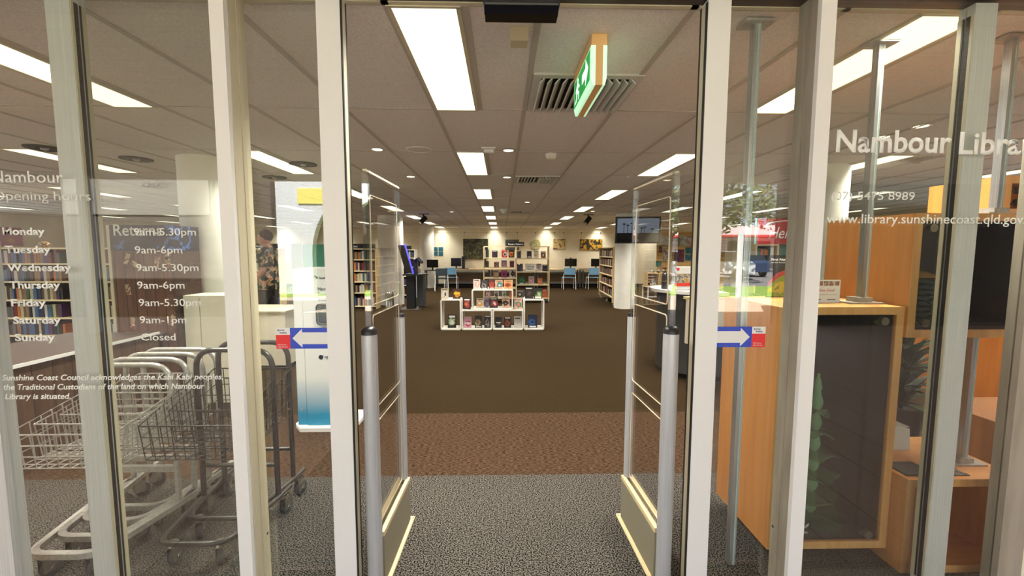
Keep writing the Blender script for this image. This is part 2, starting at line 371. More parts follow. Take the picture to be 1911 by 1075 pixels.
# the unseen rest of the shopfront, and unseen side windows added to brighten the ceiling
def glazing(name, axis, c, a0, a1, z0, z1, n):
    d = sroot(name, (c, a0, z0) if axis == 'y' else (a0, c, z0)); B = (lambda p, q, d0, d1, u, v: MB().box(c+d0, c+d1, p, q, u, v)) if axis == 'y' else (lambda p, q, d0, d1, u, v: MB().box(p, q, c+d0, c+d1, u, v))
    for k in range(n+1):
        x = a0+(a1-a0)*k/n; put('mullion', B(x-.025, x+.025, -.04, .04, z0, z1), STEEL, d)
    put('glass', B(a0, a1, -.003, .003, z0, z1), GLASS, d)
glazing('window_3', 'x', 1.64, XL, -1.96, .25, 2.3, 8); glazing('window_4', 'x', 1.64, 2.15, XR, .25, 2.3, 6)
glazing('added_window_5', 'y', XL-.05, 1.6, 9.9, .3, 2.25, 6); glazing('added_window_6', 'y', XR+.05, 1.6, 7.3, .3, 2.25, 5)

# ------------------------------------------------------------------ ceiling fittings
DIFF = mat('light diffuser', S(250, 248, 232), .5, emit=(1, .965, .76, 1), es=PANEL_E)
def panel_light(x0, y0, label, group):
    t = thing('ceiling_light', label, 'ceiling light', (x0+.125, y0+.6, CEIL), 0, group)
    x1, y1 = x0+.25, y0+1.19
    put('frame', MB().box(x0-.018, x0, y0-.005, y1+.005, CEIL-.010, CEIL).box(x1, x1+.018, y0-.005, y1+.005, CEIL-.010, CEIL).box(x0-.018, x1+.018, y0-.014, y0, CEIL-.010, CEIL).box(x0-.018, x1+.018, y1, y1+.014, CEIL-.010, CEIL), CREAM, t)
    put('diffuser', MB().box(x0, x1, y0, y1, CEIL-.007, CEIL-.001), DIFF, t)
    put('infill_strip', MB().box(x1+.018, x1+.05, y0-.01, y1+.01, CEIL-.005, CEIL), GRID, t)
    ln = 'wall row tube light' if y0 > 15.5 else 'tube light'; ld = bpy.data.lights.get(ln) or bpy.data.lights.new(ln, 'AREA')
    ld.shape = 'RECTANGLE'; ld.size = .24; ld.size_y = 1.16; ld.energy = PANEL_W*(.5 if y0 > 15.5 else 1.15); ld.color = (1, .95, .86); ld.spread = math.radians(120)
    lo = bpy.data.objects.new('tube_light', ld); COL.objects.link(lo); lo.parent = t; lo.location = (0, 0, -.011)
cols = {-5: 'at far left', -4: 'fourth left', -3: 'third left', -2: 'second left', -1: 'first left', 0: 'straight ahead', 1: 'first right', 2: 'second right', 3: 'third right', 4: 'at far right'}
for k in range(-5, 5):
    for j in range(7):
        panel_light(-.427+2.1*k, 1.735+2.4*j, f'glowing ceiling panel, {ORD[j]} from the entrance in the row {cols[k]} of the doorway', 'recessed ceiling light panels')
WARM = mat('downlight glow', S(255, 240, 200), .5, emit=(1, .82, .5, 1), es=6)
DL = [(-1.153, 4.06, 'left of the doorway, nearest the entrance'), (-1.149, 5.49, 'left of the doorway, second from the entrance'), (.062, 4.06, 'beside the small white ceiling box'),
      (.065, 5.5, 'beside the second ceiling vent'), (.485, 8.21, 'in the middle of the ceiling beyond the second vent'), (-1.19, 10.25, 'above the self-check kiosk'), (2.116, 9.97, 'beside the hanging television'),
      (3.139, 3.2, 'above the right display cases, nearer one'), (3.119, 3.5, 'above the right display cases, farther one'), (-2.45, 4.0, 'beside the left column')]
for x, y, s in DL:
    t = thing('downlight', f'small round warm downlight {s}', 'downlight', (x, y, CEIL), 0, 'round downlights')
    put('trim_ring', MB().lathe([(.062, -.004), (.055, -.009), (.046, -.006), (.046, 0), (.062, 0)], (x, y, CEIL), 20), WHITE, t)
    put('lamp', MB().cyl((x, y, CEIL-.0045), (x, y, CEIL-.001), .045), WARM, t)
def vent(x0, x1, y0, y1, label):
    t = thing('ceiling_vent', label, 'air vent', ((x0+x1)/2, (y0+y1)/2, CEIL))
    put('backing', MB().box(x0+.02, x1-.02, y0+.02, y1-.02, CEIL-.002, CEIL), BLACKM, t)
    f = .045
    put('frame', MB().box(x0, x1, y0, y0+f, CEIL-.012, CEIL).box(x0, x1, y1-f, y1, CEIL-.012, CEIL).box(x0, x0+f, y0+f, y1-f, CEIL-.012, CEIL).box(x1-f, x1, y0+f, y1-f, CEIL-.012, CEIL), mat('vent white', S(206, 202, 194), .5), t)
    n = 12
    for i in range(n):
        x = x0+f+(x1-x0-2*f)*(i+.5)/n; a = .75 if i < n/2 else -.75
        put('louvre', MB().box(-.003, .003, y0+f, y1-f, -.044, .0, rot=Matrix.Translation((x, 0, CEIL-.004)) @ Matrix.Rotation(a, 4, 'Y')), MATS['vent white'], t)
vent(.17, .765, 2.335, 2.925, 'square louvred ceiling vent behind the green exit sign')
vent(.17, .735, 5.40, 5.90, 'square louvred ceiling vent beyond the smoke detector')
vent(.17, .735, 9.95, 10.5, 'small far louvred ceiling vent near the middle lights')
# exit sign
EX = mat('exit sign cream', S(236, 190, 122), .5)
GRN = mat('exit green', S(30, 160, 70), .4, emit=S(24, 150, 66), es=.55)
MINT = mat('exit diffuser', S(214, 250, 220), .4, emit=S(190, 250, 205), es=.55)
WGL = mat('exit pictogram white', S(240, 250, 240), .4, emit=(1, 1, 1, 1), es=.6)
t = thing('exit_sign', 'lit green and white running man exit sign hanging from the ceiling', 'exit sign', (.425, 2.14, CEIL))
put('mount', MB().box(.389, .459, 1.92, 2.36, 2.325, CEIL, .004), EX, t)
put('core', MB().box(.409, .441, 1.92, 2.36, 2.158, 2.325), EX, t)
for sx, x0, x1 in ((-1, .389, .409), (1, .441, .459)):
    pr = [(2.325, x1 if sx < 0 else x0), (2.325, x0 if sx < 0 else x1), (2.19, (x0 if sx < 0 else x1)), (2.158, (x0+.008 if sx < 0 else x1-.008)), (2.158, x1 if sx < 0 else x0)]
    put('diffuser', MB().prism([(x, z) for z, x in pr], 1.921, 2.359), MINT, t)
f = put('legend', MB().box(.3876, .389, 1.945, 2.345, 2.188, 2.318), GRN, t)
xf0, xf1 = .3862, .3875
put('arrow', MB().prism([(1.975, 2.254), (2.035, 2.312), (2.035, 2.275), (2.12, 2.275), (2.12, 2.233), (2.035, 2.233), (2.035, 2.196)], xf0, xf1, 'x'), WGL, t)
man = MB().cyl((xf0, 2.235, 2.296), (xf1, 2.235, 2.296), .014)
for p in ([(2.222, 2.283), (2.252, 2.283), (2.268, 2.238), (2.238, 2.232)], [(2.225, 2.28), (2.19, 2.262), (2.192, 2.25), (2.232, 2.262)], [(2.25, 2.28), (2.292, 2.262), (2.288, 2.25), (2.255, 2.262)],
          [(2.240, 2.238), (2.212, 2.224), (2.216, 2.198), (2.205, 2.198), (2.198, 2.232), (2.238, 2.25)], [(2.268, 2.24), (2.282, 2.216), (2.315, 2.21), (2.315, 2.2), (2.272, 2.204), (2.25, 2.236)]):
    man.prism(p, xf0, xf1, 'x')
put('pictogram', man, WGL, t)
solo('junction_box', MB().box(.036, .112, 1.87, 1.94, CEIL-.06, CEIL, .004), mat('beige plastic', S(206, 192, 156), .5), 'small beige plastic box on the ceiling below the black sensor', 'ceiling box', (.074, 1.9, CEIL))
t = thing('emergency_light', 'small white rectangular ceiling fitting with a hanging lens', 'ceiling fitting', (-.121, 4.0, CEIL))
put('base', MB().box(-.185, -.058, 3.95, 4.05, CEIL-.012, CEIL), WHITE, t); put('lens', MB().box(-.165, -.075, 3.97, 4.03, CEIL-.045, CEIL-.012, .006), WHITE, t)
t = thing('smoke_detector', 'round white smoke detector on the ceiling before the second vent', 'smoke detector', (.477, 4.22, CEIL))
put('base', MB().cyl((.477, 4.22, CEIL-.02), (.477, 4.22, CEIL), .055, n=24), WHITE, t)
put('head', MB().lathe([(.048, -.02), (.046, -.04), (.03, -.052), (.01, -.054)], (.477, 4.22, CEIL), 24), mat('detector cream', S(232, 226, 206), .4), t)
solo('smoke_detector', MB().lathe([(.09, 0), (.085, -.03), (.035, -.09), (.01, -.1)], (.05, 9.6, CEIL), 20), WHITE, 'white cone shaped ceiling detector beyond the third light panel', 'smoke detector', (.05, 9.6, CEIL))
solo('ceiling_disc', MB().lathe([(.12, 0), (.12, -.004), (.112, -.006), (.11, -.002)], (-.77, 4.07, CEIL), 28), TILE, 'flat round cover plate in the ceiling left of the middle lights', 'cover plate', (-.77, 4.07, CEIL))
for x, y, s in ((-2.15, 4.75, 'left of the doorway behind the white stile'), (-2.9, 5.6, 'above the returns column, farther back'), (-4.2, 4.1, 'at far left over the long counter'), (-3.75, 4.55, 'over the returns unit')):
    t = thing('ceiling_speaker', f'round black ringed ceiling diffuser {s}', 'ceiling speaker', (x, y, CEIL), 0, 'round ceiling diffusers')
    put('ring', MB().lathe([(.14, 0), (.14, -.012), (.10, -.02), (.06, -.012), (.06, 0)], (x, y, CEIL), 24), BLACKM, t); put('boss', MB().sph((x, y, CEIL-.012), .03, (1, 1, .5)), SILVER, t)
solo('ceiling_speaker', MB().lathe([(.13, 0), (.13, -.012), (.05, -.03), (.02, -.05), (.01, -.05)], (4.2, 4.3, CEIL), 24), SILVER, 'round silver ceiling disc above the right display cases', 'ceiling speaker', (4.2, 4.3, CEIL))
for x, s in ((-1.98, 'left'), (2.2, 'right')):
    t = thing('security_camera', f'black security camera hanging from the ceiling on the {s} side', 'camera', (x, 10.9, CEIL))
    put('bracket', MB().cyl((x, 10.9, CEIL-.10), (x, 10.9, CEIL), .018), BLACKM, t); put('plate', MB().box(x-.12, x+.14, 10.86, 10.94, CEIL-.012, CEIL), BLACKM, t)
    put('body', MB().cyl((x-.07, 10.86, CEIL-.22), (x+.05, 10.95, CEIL-.08), .06), BLACKM, t); put('lens', MB().cyl((x-.078, 10.853, CEIL-.23), (x-.068, 10.86, CEIL-.22), .04), SILVER, t)
# ------------------------------------------------------------------ columns
def column(x, y, r, label):
    solo('column', MB().cyl((x, y, 0), (x, y, CEIL), r, n=40), COLUMN, label, 'column', (x, y, 0), smooth=True)
column(-3.05, 4.57, .26, 'thick white round column beside the returns unit')
column(3.13, 10.75, .255, 'white round column under the hanging television')
column(-2.95, 16.9, .27, 'white round column near the back wall behind the standing monitor')
column(-3.0, 11.6, .33, 'cream round column behind the left security gate')
column(3.62, 4.75, .22, 'white round column behind the right display cases')

# ------------------------------------------------------------------ security gates
ALU = noisy('satin aluminium tube', S(186, 187, 188), S(200, 201, 202), (200, 200, 3), .38, metal=.35)
OLIVE = mat('gate base grey', S(134, 128, 108), .5); GATEC = mat('gate base cream', S(214, 196, 150), .5)
WIRE = mat('cream antenna wire', S(226, 212, 186), .4)
def gate(x, y, rz, sgn, label):
    """local: near pole at the origin, panel along +y; sgn: side on which the lane lies"""
    t = thing('security_gate', label, 'security gate', (x, y, 0), rz)
    L = .46
    put('near_post', MB().cyl((0, 0, .012), (0, 0, 1.10), .031, n=28), ALU, t, True, True)
    put('near_cap', MB().lathe([(.032, 1.10), (.031, 1.118), (.02, 1.13), (.005, 1.132)], n=28), BLACK, t, True, True)
    put('far_post', MB().cyl((0, L, .245), (0, L, 1.10), .021, n=22), ALU, t, True, True)
    put('far_cap', MB().lathe([(.022, 1.10), (.02, 1.116), (.004, 1.122)], (0, L, 0), n=20), BLACK, t, True, True)
    put('acrylic_panel', MB().box(-.006, .006, .012, L-.004, .23, 1.745), ACRYL, t, True)
    put('acrylic_edge', MB().box(-.0115, .0115, -.008, .012, 1.12, 1.745), glass('acrylic edge', .12, (.82, .84, .83, 1)), t, True)
    put('acrylic_edge', MB().box(-.0075, .0075, L-.004, L+.006, 1.11, 1.735), MATS['acrylic edge'], t, True)
    for z0, z1 in ((1.212, 1.655), (.775, 1.168), (.26, .71)):
        c = rounded([(0, .045, z0), (0, L-.03, z0), (0, L-.03, z1), (0, .045, z1)], .02)
        put('antenna_loop', MB().tube(c, .0026, 6, True), WIRE, t, True)
    put('top_strip', MB().box(-.0068, .0068, -.006, L, 1.739, 1.747), WIRE, t, True)
    put('base_housing', MB().box(-.030, .030, .03, L+.01, .012, .225, .004), OLIVE, t, True)
    put('base_rim', MB().box(-.030, -.012, .03, L+.012, .225, .245).box(.012, .030, .03, L+.012, .225, .245), GATEC, t, True)
    put('floor_plate', MB().box(-.046, .046, -.035, L+.04, 0, .012, .004), GATEC, t, True)
    put('screw', MB().cyl((sgn*.039, L+.025, .012), (sgn*.039, L+.025, .015), .006), SILVER, t, True)
gate(-.530, 1.69, -.033, 1, 'clear acrylic security gate with silver posts on the left of the entrance')
gate(.688, 1.69, .045, -1, 'clear acrylic security gate with silver posts on the right of the entrance')

# ------------------------------------------------------------------ trolleys
def caster(t, x, y, rz=0.0):
    c = put('caster', MB().cyl((x, y, .098), (x, y, .115), .024), CHROME, t, True)
    put('fork', MB().box(-.017, -.014, -.02, .03, .03, .10, rot=Matrix.Translation((x, y, 0)) @ Matrix.Rotation(rz, 4, 'Z')).box(.014, .017, -.02, .03, .03, .10, rot=Matrix.Translation((x, y, 0)) @ Matrix.Rotation(rz, 4, 'Z')).box(-.017, .017, -.02, .03, .093, .10, rot=Matrix.Translation((x, y, 0)) @ Matrix.Rotation(rz, 4, 'Z')), CHROME, c, True)
    R = Matrix.Translation((x, y, 0)) @ Matrix.Rotation(rz, 4, 'Z')
    a, b = R @ Vector((-.012, .018, .038)), R @ Vector((.012, .018, .038))
    put('wheel', MB().cyl(a, b, .038, n=24), RUBBER, c, True)
    a, b = R @ Vector((-.0185, .018, .038)), R @ Vector((.0185, .018, .038))
    put('hub', MB().cyl(a, b, .012, n=14), CHROME, c, True)
def trolley(name, label, group, x, y, hw, hf, hz, yf, m, bz, flat, wires):
    """local: handle plane at y=0, basket reaching to -y. hw half width at the legs, hf half width of the base nose"""
    t = thing(name, label, 'trolley', (x, y, 0), 0, group)
    r = .0135
    h = rounded([(-hw, 0, .125), (-hw, 0, hz), (hw, 0, hz), (hw, 0, .125)], .10, 8, False)
    put('handle_frame', MB().tube(h, r, 12), m, t, True, True)
    u = rounded([(-hw-.015, .10, .125), (-hw-.01, 0, .125), (-hf, yf, .125), (hf, yf, .125), (hw+.01, 0, .125), (hw+.015, .10, .125)], .075, 7, False)
    bf = MB()
    if flat:
        for p, q in zip(u, u[1:]):
            d = (q-p); ang = math.atan2(d.y, d.x)
            bf.box(-.002, d.length+.002, -.014, .014, -.013, .013, rot=Matrix.Translation(p) @ Matrix.Rotation(ang, 4, 'Z'))
        put('base_frame', bf, m, t, True)
    else:
        put('base_frame', bf.tube(u, .0125, 10), m, t, True, True)
    put('crossbar', MB().box(-hw, hw, -.012, .012, .295, .325) if flat else MB().cyl((-hw, 0, .30), (hw, 0, .30), .011), m, t, True)
    # wire basket
    bw, d0, d1 = hw+.015, -.35, -.012
    zt0, zt1, zb = (.645, .715, .49) if flat else (.66, .775, .50)
    B = MB(); wr_ = .0028
    def rim(z0, z1, ins, rr): B.tube([(-bw+ins, d0+ins, z0), (bw-ins, d0+ins, z0), (bw-ins, d1, z1), (-bw+ins, d1, z1)], rr, 6, True)
    for i, f in enumerate((0, .33, .66, 1)):
        z0, z1 = zt0+(zb-zt0)*f, zt1+(zb-zt1)*f; rim(z0, z1, .012*f, .004 if i in (0,) else wr_)
    n = wires
    for i in range(n+1):
        q = -bw+2*bw*i/n; qq = q*(1-.012/bw)
        B.tube([(q, d0, zt0), (qq, d0+.012, zb), (qq, d1, zb), (q, d1, zt1)], wr_, 5)
    ns = n-2
    for i in range(1, ns):
        f = i/ns; yy = d0+(d1-d0)*f; zz = zt0+(zt1-zt0)*f
        B.tube([(-bw, yy, zz), (-bw+.012, yy, zb), (bw-.012, yy, zb), (bw, yy, zz)], wr_, 5)
    put('wire_basket', B, m, t, True)
    put('bolt', MB().cyl((hw, -.016, zb+.04), (hw, -.01, zb+.04), .006).cyl((-hw, -.016, zb+.04), (-hw, -.01, zb+.04), .006), CHROME, t, True)
    for cx, cy in ((-hf+.045, yf+.03), (hf-.045, yf+.03), (-hw-.012, .035), (hw+.012, .035)): caster(t, cx, cy, random.uniform(-.5, .5))
SIL = ['silver wire basket trolley at the front of the nested row behind the left window', 'silver wire basket trolley, second in the nested row from the window',
       'silver wire basket trolley, third in the nested row from the window', 'silver wire basket trolley at the back of the nested row nearest the white column']
for i, s in enumerate(SIL): trolley('basket_trolley', s, 'nested silver trolleys', -1.895, 2.155+.115*i, .212, .145, .855, -.385, SILVER, .13, True, 9)
trolley('basket_trolley', 'dark painted wire basket trolley in front, behind the left mullion', 'dark trolleys', -1.39, 2.20, .195, .15, .92, -.37, DARKPAINT, .13, False, 9)
trolley('basket_trolley', 'dark painted wire basket trolley nested behind the other dark one', 'dark trolleys', -1.40, 2.385, .195, .15, .92, -.37, DARKPAINT, .13, False, 9)

# ------------------------------------------------------------------ left side: counter, cabinet, returns unit
DARKW = planks('dark brown boards', S(70, 50, 36), S(92, 68, 50), .13, 1, S(30, 20, 14))
t = thing('service_counter', 'low counter faced with dark brown boards and a white top edge at far left', 'counter', (-3.4, 3.28, 0))
put('front_panel', MB().box(-3.8, -3.04, 2.57, 3.78, 0, .70), DARKW, t)
put('counter_top', MB().box(-3.8, -3.03, 2.56, 3.78, .70, .715), planks('brown laminate', S(62, 46, 34), S(76, 58, 44), .3, 1, S(60, 44, 32)), t)
put('edge_trim', MB().box(-3.03, -3.022, 2.56, 3.78, .700, .722), WHITE, t)
t = thing('wooden_cabinet', 'tall orange plywood cabinet at the left edge behind the window', 'cabinet', (-3.35, 2.5, 0))
put('carcass', MB().box(-3.7, -3.03, 2.1, 2.55, .04, 1.19, .003), ORANGE, t); put('plinth', MB().box(-3.68, -3.05, 2.12, 2.53, 0, .04), BLACKM, t)
put('knob', MB().cyl((-3.03, 2.4, .42), (-3.005, 2.4, .42), .03), mat('dark teal knob', S(24, 84, 74), .3), t)
RB = planks('returns print', S(88, 58, 42), S(112, 78, 58), .085, 0, S(58, 38, 28))
t = thing('returns_unit', 'tall dark brown printed book returns unit with navy header reading Returns', 'returns chute', (-3.22, 4.0, 0))
put('body', MB().box(-3.49, -2.96, 3.9, 4.25, 0, 1.43), RB, t)
put('header_panel', MB().box(-3.49, -2.96, 3.895, 4.25, 1.43, 1.66), cover('header night print', [S(12, 16, 34), S(20, 28, 60), S(60, 110, 180), S(16, 22, 44)], 5, 2), t)
put('end_trim', MB().box(-3.515, -3.49, 3.89, 4.25, 0, 1.66), CREAM, t)
letters('lettering', 'Returns', TXT, t, -3.455, 3.893, 1.567, .42, .105, .01)
put('chute_slot', MB().box(-3.42, -3.1, 3.80, 3.9, .55, .68, .004), BLACK, t)
put('chute_lip', MB().box(-3.42, -3.06, 3.79, 3.9, .68, .695), STEEL, t)
for i, (bx, bz, a) in enumerate([(-3.36, 1.36, .3), (-3.28, 1.30, -.9), (-3.10, 1.33, .2), (-3.0, 1.33, -.2), (-3.37, 1.08, -.15), (-3.35, .78, .05), (-3.0, .80, .4), (-2.99, 1.40, .7)]):
    put('printed_book', MB().box(-.02, .02, 0, .0015, -.05, .05, rot=Matrix.Translation((bx, 3.8985, bz)) @ Matrix.Rotation(a, 4, 'Y')), cover(f'falling book print {i%3}', [S(200, 180, 140), S(150, 60, 50), S(220, 205, 170)], 20, i), t)
t = thing('cream_cabinet', 'tall cream panelled cabinet between the returns unit and the white column', 'cabinet', (-2.8, 4.1, 0))
put('carcass', MB().box(-2.95, -2.50, 3.98, 4.28, 0, 1.02, .003), CREAMP, t); put('panel_joint', MB().box(-2.805, -2.80, 3.978, 3.985, .05, 1.0), mat('joint shadow gap', S(150, 140, 118), .6), t)
t = thing('returns_desk', 'low cream cabinet standing behind the dark trolleys', 'cabinet', (-2.95, 5.4, 0))
put('carcass', MB().box(-3.4, -2.60, 5.11, 5.7, .05, .70, .004), CREAMP, t); put('top', MB().box(-3.42, -2.585, 5.09, 5.72, .70, .72, .004), CREAM, t); put('plinth', MB().box(-3.38, -2.62, 5.14, 5.68, 0, .05), BLACKM, t)

# hand sanitiser station
def gradmat():
    m = mat('station print', S(230, 232, 230), .35); tr = m.node_tree; L = tr.links.new
    tc = nd(m, 'ShaderNodeTexCoord'); sx = nd(m, 'ShaderNodeSeparateXYZ'); cr = nd(m, 'ShaderNodeValToRGB'); e = cr.color_ramp.elements
    e[0].position, e[0].color, e[1].position, e[1].color = .12, S(0, 138, 178), .42, S(228, 230, 226)
    L(tc.outputs['Object'], sx.inputs[0]); L(sx.outputs[2], cr.inputs[0]); L(cr.outputs[0], tr.nodes['Principled BSDF'].inputs['Base Color']); return m
t = thing('sanitiser_station', 'white free-standing hand sanitising station fading to blue at its foot', 'sanitiser station', (-1.42, 3.5, 0))
GR = gradmat()
put('foot', MB().prism([(-1.68, 3.40), (-1.60, 3.30), (-1.24, 3.30), (-1.18, 3.40), (-1.18, 3.70), (-1.68, 3.70)], 0, .03, 'z'), WHITE, t)
put('side_panel', MB().box(-1.645, -1.57, 3.37, 3.62, .03, 1.29, .004), GR, t)
put('front_panel', MB().box(-1.567, -1.27, 3.36, 3.62, .03, 1.30, .004), GR, t)
put('dispenser_recess', MB().box(-1.46, -1.30, 3.352, 3.37, .85, 1.02, .03, 4), mat('recess dark green', S(24, 52, 48), .3), t)
NAVY = mat('station navy ink', S(28, 62, 84), .5)
for s, z in (('Hand', 1.125), ('Sanitising', 1.083), ('Station', 1.042)): letters('lettering', s, NAVY, t, -1.445, 3.358, z, None, .028)
letters('lettering', 'Sunshine Coast', NAVY, t, -1.43, 3.358, 1.215, .13, .018, .01); letters('lettering', 'f', NAVY, t, -1.43, 3.358, .58, None, .03, .01)
put('logo_mark', MB().sph((-1.45, 3.358, 1.225), .009, (1, .1, 1)).sph((-1.462, 3.358, 1.235), .006, (1, .1, 1)), NAVY, t)
put('social_mark', MB().lathe([(.018, 0), (.018, .001), (.014, .001), (.014, 0)], n=20).tube([(.03, 0, 0), (.06, .008, 0), (.045, -.014, 0)], .004), NAVY, t, True).matrix_local = Matrix.Translation((-.02, -.142, .59)) @ Matrix.Rotation(PI/2, 4, 'X')
put('screw', MB().cyl((-1.61, 3.366, .16), (-1.61, 3.37, .16), .007).cyl((-1.61, 3.366, 1.2), (-1.61, 3.37, 1.2), .007), SILVER, t)
# teal panel behind it; grey left strip paints a pale glass reflection over it
t = thing('teal_screen', 'teal screen panel, left strip greyed like a reflection, standing behind the sanitiser station', 'screen', (-2.85, 6.3, 0))
put('panel', MB().box(-2.90, -2.35, 6.3, 6.33, .1, 1.53), mat('teal felt', S(70, 128, 110), .9), t); put('frame', MB().box(-3.07, -2.90, 6.29, 6.34, .0, 1.54), mat('reflection grey', S(150, 152, 156), .9), t); put('foot', MB().box(-3.0, -2.4, 6.15, 6.48, 0, .03), SILVER, t)  # frame: strip of the panel greyed by the painted reflection

# ------------------------------------------------------------------ bookcases
UNITB = None
SPC = [('dark brown', S(74, 50, 40)), ('dark red', S(120, 36, 34)), ('navy', S(38, 46, 84)), ('black', S(34, 32, 34)), ('cream', S(206, 194, 160)), ('white', S(220, 216, 206)), ('green', S(58, 92, 62)),
       ('orange', S(206, 120, 46)), ('tan', S(160, 124, 84)), ('grey', S(112, 110, 108)), ('purple', S(92, 58, 100)), ('blue', S(70, 108, 150))]
def spine_mesh():
    mb = MB(); mb.box(-.5, .5, 0, .16, 0, 1, .0); me = bpy.data.meshes.new('book_spine'); mb.bm.to_mesh(me); mb.bm.free(); me.materials.append(SPINE); return me
SPM = spine_mesh()
def spines(T, x0, x1, z, hmax, where, group, name='book', cat='book', thick=(.028, .05), pal=None, y=.03, lean=.1):
    """individual books in a row, local to the bookcase matrix T"""
    x = x0
    while True:
        w_ = random.uniform(*thick)
        if x+w_ > x1: break
        cn, c = random.choice(pal or SPC); h = hmax*random.uniform(.74, 1.0)
        o = bpy.data.objects.new(name, SPM); COL.objects.link(o)
        M = T @ Matrix.Translation((x+w_/2, y+random.uniform(0, .015), z+.0005)); o.matrix_world = M @ Matrix.Diagonal((w_*.94, 1, h, 1))
        o.color = c; tag(o, f'{cn} {name.replace("_", " ")} upright {where}', cat, group)
        x += w_ if random.random() > .06 else w_*1.9
def bookcase(name, label, loc, rz, W, D, top, shelves, m_end, m_shelf, sign=None, casters=False, back=True, signw=None):
    """local: origin front-left on the floor, +x along the width, +y into the depth; shelves = board top heights"""
    t = thing(name, label, 'bookcase', loc, rz)
    z0 = .09 if casters else 0
    put('end_panel', MB().box(0, .025, 0, D, z0, top), m_end, t, True); put('end_panel', MB().box(W-.025, W, 0, D, z0, top), m_end, t, True)
    put('top_board', MB().box(.025, W-.025, 0, D, top-.025, top), m_shelf, t, True)
    for z in shelves: put('shelf', MB().box(.025, W-.025, .005, D-.02, z-.025, z), m_shelf, t, True)
    if back: put('back_panel', MB().box(.025, W-.025, D-.02, D-.005, z0, top-.025), back if back is not True else mat('bookcase dark back', S(66, 54, 44), .8), t, True)
    if not casters: put('plinth', MB().box(.025, W-.025, .03, D-.03, 0, shelves[-1]-.025), BLACKM, t, True)
    else:
        for cx in (.05, W/2, W-.05): put('caster', MB().cyl((cx-.014, .06, .035), (cx+.014, .06, .035), .035, n=18).box(cx-.02, cx+.02, .045, .085, .06, .09), SILVER, t, True)
    if sign:
        sw = signw or W*.9
        s = put('sign', MB().box(.03, .03+sw, .0, .02, top+.002, top+.115), mat('sign black', S(26, 25, 26), .5), t, True)
        letters('lettering', sign, TXT, s, .08, -.002, top+.03, None, .05, .02, local=True)
    M = Matrix.Translation(loc) @ Matrix.Rotation(rz, 4, 'Z')
    return t, M
SHC = mat('shelf cream', S(226, 208, 164), .5)
# long bookcase at far left
zs = [1.235, .955, .665, .38, .10]
t, M = bookcase('bookcase', 'long cream bookcase packed with books at far left behind the counter', (-8.75, 6.8, 0), 0, 2.73, .32, 1.48, zs, SHC, SHC)
for i, z in enumerate(zs):
    wh = f'on the {["top", "second", "third", "fourth", "bottom"][i]} shelf of the long bookcase at far left'
    spines(M, .62, 1.84, z, .212, wh, f'books on shelf {i+1} of the long bookcase', thick=(.036, .06)); spines(M, 2.36, 2.70, z, .212, wh, f'books on shelf {i+1} of the long bookcase', thick=(.036, .06))
solo('desk_globe', MB().sph((-7.25, 6.95, 1.53), .07, (1.3, .6, .75)), cover('globe art', [S(60, 50, 40), S(190, 150, 90), S(90, 70, 50)], 30, 3), 'small rounded ornament on top of the long bookcase', 'ornament', (-7.25, 6.95, 1.48), smooth=True)
def fiction(loc, W, label, lowbooks, sgn):
    zs = [1.235, .955, .685, .41, .075]
    t, M = bookcase('bookcase', label, loc, 0, W, .30, 1.50, zs, MAPLE, SHC, 'Fiction', signw=W*.94)
    for i, z in enumerate(zs): spines(M, .03, W-.03, z, .225, f'on the {["top", "second", "third", "fourth", "bottom"][i]} shelf of the {sgn} Fiction bookcase', f'books on shelf {i+1} of the {sgn} Fiction bookcase', thick=(.034, .052))
fiction((-3.80, 10.6, 0), .69, 'wooden Fiction bookcase with black sign seen left of the left security gate', 0, 'nearer')
fiction((-6.15, 10.7, 0), .62, 'wooden Fiction bookcase with black sign seen behind the walking person', 0, 'farther left')
zs = [1.24, .96, .68, .40, .10]
t, M = bookcase('bookcase', 'white bookcase with black sign ending in Crime behind the self-check kiosk', (-3.15, 13.1, 0), 0, .50, .30, 1.49, zs, WHITE, SHC, 'Crime', signw=.36)
for i in (0, 3, 4): spines(M, .06, .47, zs[i], .22, f'on the {["top", "", "", "fourth", "bottom"][i]} shelf of the Crime bookcase', f'books on shelf {i+1} of the Crime bookcase', thick=(.034, .052))
# angled maple unit of discs on the right
zs = [1.30, 1.05, .80, .52, .24]
ang = math.atan2(-2.23, -.155)
t, M = bookcase('bookcase', 'maple mobile bookcase of disc cases angled beside the white column', (3.045, 13.24, 0), ang, 2.20, .40, 1.56, zs, MAPLE, SHC, None, True, True)
DV = [('grey', S(120, 112, 108)), ('dark brown', S(70, 52, 46)), ('cream', S(196, 180, 150)), ('dark red', S(112, 44, 40)), ('black', S(40, 36, 36))]
for i, z in enumerate(zs): spines(M, .03, 2.16, z, .19, f'on the {["top", "second", "third", "fourth", "bottom"][i]} shelf of the mobile bookcase by the column', f'disc cases on shelf {i+1} of the mobile bookcase', 'disc_case', 'disc case', (.07, .11), DV)
